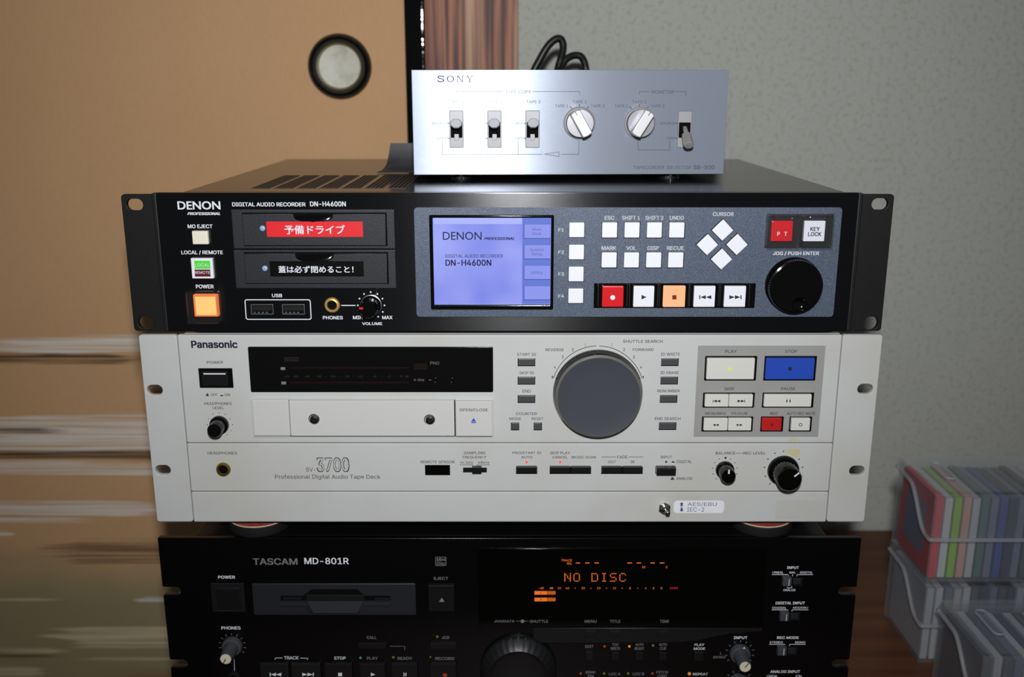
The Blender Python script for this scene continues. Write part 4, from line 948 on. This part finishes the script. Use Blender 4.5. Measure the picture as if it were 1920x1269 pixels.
dx, dz = U.P('dr', 1318, 692, dy=-.0096)
plate('dial_face', M_gloss, jg, [circ(cx, cz, .0158, 72), circ(dx, dz, .0046, 32)], -.0096, 0, flat=True)
lathe('finger_dimple', M_gloss, jg, dx, dz, [(.0046, -.0096), (.0043, -.0090), (.0036, -.0083), (.0024, -.0077), (.0012, -.00745), (.0, -.0074)], 32)

# ------------------------------------------------------------------ silver selector box on top of the stack
M_alu = mat('brushed_aluminium', (0.37, 0.415, 0.50, 1), 0.37, 0.40, aniso=0.9, bump=(1.0, 0.07, (30, 30, 4200)))
M_alu2 = mat('polished_aluminium', (0.36, 0.36, 0.38, 1), 0.42, 0.2)
M_alu3 = mat('worn_nickel', (0.36, 0.35, 0.32, 1), 0.4, 0.25)
M_grey_print = mat('grey_print', lin(70, 74, 90), 0.6)
M_navy_print = mat('dark_blue_print', lin(40, 40, 92), 0.5)
M_alu4 = mat('bright_knob_metal', (0.66, 0.66, 0.67, 1), 0.4, 0.4)
M_case = mat('dark_grey_case', (0.03, 0.03, 0.033, 1), 0.5)

U = Unit('tape_selector', 'silver brushed metal tape selector box with levers and knobs, on top of the stack', 'selector', (0.04, 0.083, 0.84 - 0.0629), math.radians(2.2))
e = U.e
x0, x1, z0, z1 = U.R('full', 773.5, 131, 1361.5, 327)
fp = box('front_panel', M_alu, e, x0, x1, 0, 0.004, z0, z1, 0.0004)
box('case', M_case, e, x0 + .004, x1 - .004, 0.004, 0.105, z0 + .001, z1 - .002, 0.001)
for fx in (865, 1257):
    a = U.P('full', fx, 332, .008)[0]
    for fy in (0.016, 0.09):
        bm = bmesh.new()
        bmesh.ops.create_cone(bm, cap_ends=True, segments=24, radius1=.0078, radius2=.006, depth=z0 + .001, matrix=Matrix.Translation((a, fy, (z0 + .001) / 2)))
        f_ = from_bm('foot', bm, M_dark, e)
        if fy < .05:
            bm = bmesh.new(); bmesh.ops.create_cone(bm, cap_ends=True, segments=12, radius1=.0008, radius2=.0008, depth=z0 + .001, matrix=Matrix.Translation((a, fy - .0085, (z0 + .001) / 2)))
            from_bm('pin', bm, M_chrome, f_)
T = lambda s, c, r, b=0.0, m=M_grey_print: U.text(s, c, r, m, fp, bold=b)
def slab_logo(letters, rect):                    # wide slab-serif capitals
    X0, X1, Z0, Z1 = U.R('s', *rect, dy=-.00012); W_, H_ = X1 - X0, Z1 - Z0
    B = lambda a, b, c, d: [(a, c), (b, c), (b, d), (a, d)]
    G = {'N': [B(.09, .18, 0, 1), B(.75, .84, 0, 1), [(.06, 1), (.24, 1), (.83, 0), (.70, 0)], B(.0, .27, 0, .09), B(.0, .2, .91, 1), B(.66, .93, .91, 1)],
         'Y': [B(.40, .53, 0, .45), [(.08, 1), (.24, 1), (.53, .42), (.40, .42)], [(.72, 1), (.80, 1), (.53, .42), (.44, .42)], B(.27, .66, 0, .09), B(.0, .32, .91, 1), B(.62, .93, .91, 1)]}
    el = lambda r, q, n=28: [(.47 + r * math.cos(2 * math.pi * k / n), .5 + q * math.sin(2 * math.pi * k / n)) for k in range(n)]
    for i, ch in enumerate(letters):
        f = lambda p: (X0 + W_ * (.262 * i + .214 * p[0]), Z0 + H_ * p[1])
        if ch == 'O': plate('lettering', M_navy_print, fp, [[f(p) for p in el(.47, .53)], [f(p) for p in el(.31, .42)]], -.00012, 0, flat=True)
        elif ch == 'S':
            c = [(.80, .80), (.70, .91), (.45, .95), (.20, .90), (.12, .74), (.22, .60), (.47, .52), (.72, .43), (.83, .27), (.74, .11), (.48, .05), (.22, .09), (.10, .22)]
            polys('lettering', M_navy_print, fp, [[f(p) for p in q] for q in strip(c, .15)] + [[f(p) for p in q] for q in (B(.76, .83, .66, 1), B(.08, .15, 0, .34))], -.00012)
        else: polys('lettering', M_navy_print, fp, [[f(p) for p in q] for q in G[ch]], -.00012)
slab_logo('SONY', (232, 296, 432, 331))
T('TAPE COPY', 's', (602, 375, 744, 393)); T('MONITOR', 's', (1402, 375, 1524, 394))
T('TAPE 1', 's', (302, 431, 378, 447)); T('TAPE 2', 's', (510, 431, 586, 447)); T('TAPE 3', 's', (718, 431, 795, 447))
for k in (0, 1):
    o = 326 * k
    T('TAPE 1', 's', (875 + o, 453, 946 + o, 469)); T('TAPE 2', 's', (970 + o, 431, 1047 + o, 447)); T('TAPE 3', 's', (1070 + o, 453, 1145 + o, 469))
for o in (0, 208, 417):
    T('SOURCE', 's', (203 + o, 549, 282 + o, 563)); T('COPY', 's', (231 + o, 631, 284 + o, 645))
T('SOURCE', 's', (1448, 549, 1528, 563)); T('TAPE', 's', (1481, 630, 1526, 644))
T('TAPECORDER  SELECTOR', 's', (1300, 788, 1617, 806)); T('SB-500', 's', (1630, 785, 1745, 807), 0.012)
lw = 0.0003
U.lines('s', [[(335, 400), (335, 383), (590, 383)], [(755, 383), (1009, 383), (1009, 400)], [(1336, 400), (1336, 383), (1392, 383)], [(1530, 383), (1588, 383), (1588, 402)],
              [(259, 650), (261, 727), (806, 725)], [(466, 650), (466, 726)], [(674, 650), (674, 726)], [(818, 724), (896, 712), (896, 737), (818, 724)], [(908, 725), (1004, 725), (1004, 648)],
              [(1328, 655), (1329, 702), (1500, 702), (1501, 650)]], lw, M_grey_print, fp)
tk = []
for o in (0, 326):
    tk += [[(1008 + o, 453), (1008 + o, 468)], [(957 + o, 466), (965 + o, 475)], [(1058 + o, 466), (1050 + o, 475)]]
for o in (0, 208, 417): tk += [[(289 + o, 556), (302 + o, 556)], [(289 + o, 638), (302 + o, 638)]]
tk += [[(1532, 556), (1545, 556)], [(1530, 637), (1545, 637)]]
U.lines('s', tk, 0.0006, M_grey_print, fp, name='tick_mark')

M_lever = mat('pale_lever_cap', lin(168, 174, 180), 0.45, 0.0)
def oct_bar(name, m, parent, p0, p1, r0, r1, flat=0.8, n=8):
    """eight-sided tapering bar from p0 to p1"""
    p0, p1 = Vector(p0), Vector(p1); d = (p1 - p0).normalized(); u = Vector((1, 0, 0)); u = (u - d * u.dot(d)).normalized(); v = d.cross(u)
    bm = bmesh.new(); rings = []
    for p, r in ((p0, r0), (p0.lerp(p1, .93), r1), (p1, r1 * .86)):
        rings.append([bm.verts.new(p + r * (math.cos(math.pi / n + 2 * math.pi * k / n) * u + flat * math.sin(math.pi / n + 2 * math.pi * k / n) * v)) for k in range(n)])
    for A, B in zip(rings, rings[1:]):
        for k in range(n): bm.faces.new((A[k], A[(k + 1) % n], B[(k + 1) % n], B[k]))
    bm.faces.new(rings[0]); bm.faces.new(rings[-1]); bmesh.ops.recalc_face_normals(bm, faces=bm.faces)
    return from_bm(name, bm, m, parent)

def lever(crop, rect, pivot, tip, proud, m, r):
    x0, x1, z0, z1 = U.R(crop, *rect); zm = z0 + (z1 - z0) * .48
    sl = (x1 - x0) * .17; xc = (x0 + x1) / 2
    polys('plate_gap', M_grey_print, fp, [rrect(x0 - .00022, x1 + .00022, z0 - .00022, z1 + .00022, .0007)], -.0001)
    sw = plate('switch_plate', M_alu2, fp, [rrect(x0, x1, z0, z1, .0006), rrect(x0 + .0007, x1 - .0007, z0 + (z1 - z0) * .27, z0 + (z1 - z0) * .69, .0003)], -.0005, .0005, .0002)
    box('slot', M_pit_shade, sw, x0 + .0003, x1 - .0003, -.00015, .0004, z0 + .0006, z1 - .0006)
    box('slide', M_alu2, sw, xc - sl, xc + sl, -.0009, .0001, z0 + (z1 - z0) * .20, z0 + (z1 - z0) * .37, .0002)
    px, pz = U.P(crop, *pivot); tx, tz = U.P(crop, *tip, dy=-proud)
    L = oct_bar('lever', m, e, (px, 0.0, pz), (px + (tx - px) * .45, -proud * .45, pz + (tz - pz) * .45), r * .4, r * .5)
    oct_bar('lever_cap', m, L, (px + (tx - px) * .42, -proud * .42, pz + (tz - pz) * .42), (tx, -proud, tz), r * .92, r)
    return sw
for o, t in ((0, 0), (570, -2), (1140, -6)):
    lever('sl', (187 + o, 222, 388 + o, 772), (290 + o, 440), (281 + o + t * .2 + (o == 1140) * 20, 408 + t), 0.010, M_lever, 0.0042)
lever('sk', (1478, 247, 1640, 680), (1562, 440), (1612, 660), 0.016, M_alu3, 0.0037)

def rotary(cx, cz, ang):
    base = lathe('knob_ring', M_alu2, e, cx, cz, [(.0, -.0001), (.0112, -.0001), (.0112, -.0006), (.0106, -.0010), (.0100, -.0004), (.0, -.0004)], 48)
    kn = lathe('knob', M_disc, e, cx, cz, [(.0096, .0), (.0096, -.0060), (.0092, -.0065), (0, -.0065)], 48)
    pts = []
    hw = .0036; R = .0094
    a = math.asin(hw / R)
    for s in (0, math.pi):
        for k in range(9):
            t = s + math.pi / 2 - a + 2 * a * k / 8; pts.append((R * math.cos(t), R * math.sin(t)))
    q = [(cx + x * math.cos(ang) - z * math.sin(ang), cz + x * math.sin(ang) + z * math.cos(ang)) for x, z in pts]
    plate('grip', M_alu4, kn, [q], -.0150, -.005, .0006)
    mk = (cx - .0078 * math.sin(ang), cz + .0078 * math.cos(ang)); dx, dz = -math.sin(ang) * .0011, math.cos(ang) * .0011
    polys('pointer', M_blackprint, kn, strip([(mk[0] - dx, mk[1] - dz), (mk[0] + dx, mk[1] + dz)], .0005), -.01512)
M_disc = mat('knob_disc', (0.30, 0.30, 0.32, 1), 0.35, 0.8)
rotary(*U.P('sk', 296, 388), math.radians(30)); M_disc = mat('knob_disc', (0.30, 0.30, 0.32, 1), 0.35, 0.8)
rotary(*U.P('sk', 1018, 388), math.radians(-32))

# ------------------------------------------------------------------ round pads between the two lower units
M_pad = mat('red_brown_cork', lin(150, 66, 50), 0.6, bump=(900, 0.6), vary=(700, (1, 1, 1), lin(96, 38, 30), 0.5, 0.7))
M_padrim = mat('pale_pad_rim', lin(206, 180, 160), 0.5)
M_padside = mat('black_rubber', (0.012, 0.012, 0.012, 1), 0.5)
def pad(x, label):
    g = bpy.data.objects.new('round_pad', None); COL.objects.link(g); g.location = (x, 0.0213, 0.84 - .2985); tag(g, label, 'pad', 'round pads under the cream deck')
    def ring(name, m, prof):
        o = lathe(name, m, g, 0, 0, [(r, -z) for r, z in prof], 48); o.rotation_euler = (-math.pi / 2, 0, 0) if False else (0, 0, 0)
        o.data.transform(Matrix.Rotation(-math.pi / 2, 4, 'X')); return o
    ring('base', M_padside, [(0, 0), (.0205, 0), (.0213, .001), (.0213, .0072), (.0209, .0076)])
    ring('rim', M_padrim, [(.0210, .0074), (.0209, .0080), (.0202, .0081), (.0200, .0079)])
    ring('top_disc', M_pad, [(.0201, .0079), (.0198, .0080), (0, .0080)])
pad(on_wall(489, 985, .0213).x, 'red topped round pad with pale rim under the cream deck\'s left end')
pad(on_wall(1426, 985, .0213).x, 'red topped round pad with pale rim under the cream deck\'s right end')

# ------------------------------------------------------------------ black cable looping up behind the selector
M_cable = mat('black_cable_jacket', (0.006, 0.007, 0.006, 1), 0.4)
ZT = 0.84 - .0629
pts = []
for px, py, Y in ((1010, 175, .215), (1000, 140, .215), (1012, 112, .216), (1027, 87, .217), (1041, 74, .218), (1052, 74, .219), (1056, 88, .220), (1052, 108, .222), (1046, 130, .224), (1048, 140, .23), (1052, 126, .234), (1062, 111, .236), (1076, 104, .238), (1089, 106, .239), (1096, 118, .240), (1099, 135, .24), (1102, 165, .235)):
    pts.append(on_wall(px, py, Y))
pts = [Vector((0.03, .187, ZT + .035)), Vector((0.026, .205, ZT + .035))] + pts + [Vector((.066, .25, ZT + .03)), Vector((.075, .27, ZT + .010)), Vector((.085, .290, ZT + .0035))]
cab = tube('cable', M_cable, None, pts, .0031, 12, 6); tag(cab, 'thick black cable looping up behind the silver selector', 'cable')

# ------------------------------------------------------------------ bent dark sheet behind the selector's left side
M_sheet = mat('dark_grey_sheet', lin(58, 58, 62), 0.5, bump=(500, 0.1))
bm = bmesh.new(); rows = []
prof = [(.142, .0004), (.148, .0010), (.154, .0028), (.158, .0060), (.161, .0110), (.163, .0170), (.164, .0215)]
lx = [-.1034, -.1010, -.0992, -.0980, -.0970, -.0960, -.0954]
for off in (0, .0007):
    for (y, z), x in zip(prof, lx): rows.append([bm.verts.new((x + (-.030 - x) * k / 6, y + off, ZT + z + (off if z < .005 else 0))) for k in range(7)])
n = len(prof)
for s in (0, n):
    for i in range(n - 1):
        for k in range(6): bm.faces.new((rows[s + i][k], rows[s + i][k + 1], rows[s + i + 1][k + 1], rows[s + i + 1][k]))
for i in range(n - 1):
    for k in (0, 6): bm.faces.new((rows[i][k], rows[i + 1][k], rows[n + i + 1][k], rows[n + i][k]))
for k in range(6):
    for i in (0, n - 1): bm.faces.new((rows[i][k], rows[i][k + 1], rows[n + i][k + 1], rows[n + i][k]))
bmesh.ops.recalc_face_normals(bm, faces=bm.faces)
tag(sharp(from_bm('bent_sheet', bm, M_sheet, None), 60), 'dark grey bent sheet standing behind the silver selector\'s left edge', 'sheet')

# ------------------------------------------------------------------ frosted boxes of disc cases
M_frost = clear_mat('frosted_plastic', (0.97, 0.975, 0.98, 1), 0.08, 0.2)
M_frost_rim = clear_mat('frosted_plastic_rim', (0.9, 0.91, 0.93, 1), 0.35, 0.25)
M_case_clear = clear_mat('disc_case_plastic', (0.96, 0.965, 0.97, 1), 0.05, 0.12)
def shell(name, m, parent, x0, x1, y0, y1, z0, z1, t, open_top):
    """five thin walls"""
    bm = bmesh.new(); d = .0015
    def bx(a, b, c, e_, f, g):
        q = box_bm(a, b, c, e_, f, g); me = bpy.data.meshes.new('q'); q.to_mesh(me); q.free(); bm.from_mesh(me); bpy.data.meshes.remove(me)
    bx(x0, x1, y0, y0 + t, z0, z1); bx(x0, x1, y1 - t, y1, z0, z1); bx(x0, x0 + t, y0 + t, y1 - t, z0, z1); bx(x1 - t, x1, y0 + t, y1 - t, z0, z1)
    if open_top: bx(x0 + t, x1 - t, y0 + t, y1 - t, z0, z0 + t)
    else: bx(x0 + t, x1 - t, y0 + t, y1 - t, z1 - t, z1)
    return from_bm(name, bm, m, parent)

def storage_box(x0, y0, z0, L, D, H, label, colours, what, group):
    g = bpy.data.objects.new('storage_box', None); COL.objects.link(g); g.location = (x0 + L / 2, y0 + D / 2, z0); tag(g, label, 'storage box', 'frosted boxes of disc cases')
    a, b, c, d = -L / 2, L / 2, -D / 2, D / 2
    shell('box_body', M_frost, g, a + .0008, b - .0008, c + .0008, d - .0008, 0, H - .004, .0010, True)
    # lid: top with oblong grip, skirt with a sweeping lower edge
    lid = plate('lid', M_frost, g, [rrect(a, b, c, d, .003)], 0, .0010, .0002)
    lid.data.transform(Matrix(((1, 0, 0, 0), (0, 0, 1, 0), (0, -1, 0, H), (0, 0, 0, 1))))
    def low(y):                                  # height of the skirt's lower edge, from front to back
        t = (y - c) / D; s = min(max((t - .12) / .5, 0), 1); s = s * s * (3 - 2 * s); return H * (.47 + .37 * s + .04 * t)
    bm = bmesh.new(); n = 16
    for xs in (a, b):
        top = [bm.verts.new((xs, c + D * k / n, H - .0008)) for k in range(n + 1)]; bot = [bm.verts.new((xs * 1.0, c + D * k / n, low(c + D * k / n))) for k in range(n + 1)]
        for k in range(n): bm.faces.new((top[k], top[k + 1], bot[k + 1], bot[k]))
    for ys in (c, d):
        v = [bm.verts.new(p) for p in ((a, ys, H - .0008), (b, ys, H - .0008), (b, ys, low(ys)), (a, ys, low(ys)))]; bm.faces.new(v)
    sk = from_bm('lid_skirt', bm, M_frost, lid)
    path = [(a - .0003, c + D * k / n, low(c + D * k / n)) for k in range(n, -1, -1)]
    tube('lid_rim', M_frost_rim, lid, path + [(a + .002, c - .0004, low(c))] + [(a + (b - a) * k / 6, c - .0006, low(c)) for k in range(1, 6)] + [(b, c, low(c))] + [(b + .0003, c + D * k / n, low(c + D * k / n)) for k in range(1, n + 1)], .0017, 8, 2)
    q = []
    w = .020
    for (gy0, gy1, gx) in ((c + D * .30, d - D * .22, a + .022), ):
        lp = rrect(gx - .0045, gx + .0045, gy0, gy1, .0044, 6); il = rrect(gx - .0034, gx + .0034, gy0 + .0011, gy1 - .0011, .0033, 6)
        gr = plate('grip_ridge', M_frost_rim, lid, [lp, il], 0, .0012, .0002); gr.data.transform(Matrix(((1, 0, 0, 0), (0, 0, 1, 0), (0, -1, 0, H), (0, 0, 0, 1))))
        gr.data.transform(Matrix.Translation((0, 0, .0013)))
    # disc cases, each a thing of its own
    step = .0070; n = int((L - .007) / step)
    for k in range(n):
        nm, m1, lb = colours(k); xx = x0 + .0032 + k * step; th = .0064 + random.uniform(-.0003, .0002); h = H - .0075 + random.uniform(-.001, .0006); yo = random.uniform(0, .0012)
        ce = bpy.data.objects.new('disc_case', None); COL.objects.link(ce); ce.location = (xx, y0 + .0030 + yo, z0 + .0011); tag(ce, lb, 'disc case', group if not nm else 'coloured disc cases')
        sh_ = link('case_shell', bpy.data.meshes.new('case_shell'), M_case_clear, ce); bb = box_bm(0, th, 0, D - .0075, 0, h, .0006, 1); bb.to_mesh(sh_.data); bb.free()
        box('insert_card', m1, ce, .0006, th - .0007, .0007, D - .0085, .0008, h - .0010)
        if nm == 'red': box('disc_label', M_ic[1], ce, .00045, .0006, .016, D - .018, .012, h - .014)
C_ = lambda n, *c: mat(n, lin(*[q * .88 for q in c]), .5)
M_ic = [C_('card_pale', 206, 208, 214), C_('card_blue_grey', 120, 132, 160), C_('card_dark_blue', 44, 56, 92), C_('card_white', 226, 226, 226), C_('card_slate', 78, 88, 104), C_('card_teal', 78, 120, 118)]
M_cred, M_cgreen, M_cpeach, M_cblue = C_('card_red', 238, 44, 62), C_('card_green', 160, 214, 40), C_('card_peach', 232, 176, 160), C_('card_royal_blue', 40, 78, 170)
ORD = 'first second third fourth fifth sixth seventh eighth ninth tenth eleventh twelfth thirteenth fourteenth fifteenth sixteenth seventeenth eighteenth nineteenth'.split()
def col1(k):
    sp = {0: ('red', M_cred, 'red disc case at the left end of the upper frosted box'), 2: ('green', M_cgreen, 'lime green disc case near the left end of the upper frosted box'), 3: ('peach', M_cpeach, 'peach disc case beside the lime green one in the upper frosted box'),
          7: ('blue', M_cblue, 'royal blue disc case in the upper frosted box')}
    return sp.get(k, (None, M_ic[(0, 3, 0, 1, 0, 5, 1, 2, 2, 1, 4, 2)[k % 12]], 'clear disc case, %s from the left in the upper box with the red case' % ORD[k]))
def col2(k): return (None, M_ic[(0, 3, 1, 0, 3, 4, 2, 1, 4, 2)[k % 10]], 'clear disc case, %s from the left in the lower box of the stack' % ORD[k])
def col3(k): return (None, M_ic[(4, 0, 4, 1, 3, 2, 0)[k % 7]], 'clear disc case, %s from the left in the box nearest the front' % ORD[k])
storage_box(.3200, .0668, TT, .145, .0735, .0715, 'frosted plastic box of disc cases on the table, under the box with the red case', col2, 'lower', 'disc cases in the lower box')
storage_box(.3175, .0640, TT + .0729, .145, .0715, .0755, 'frosted plastic box with a red disc case at its end, stacked on another box', col1, 'upper', 'disc cases in the upper box')
storage_box(.3200, -.0270, TT, .145, .0700, .0700, 'frosted box of disc cases in the bottom right corner, before the stacked boxes', col3, 'front', 'disc cases in the front box')
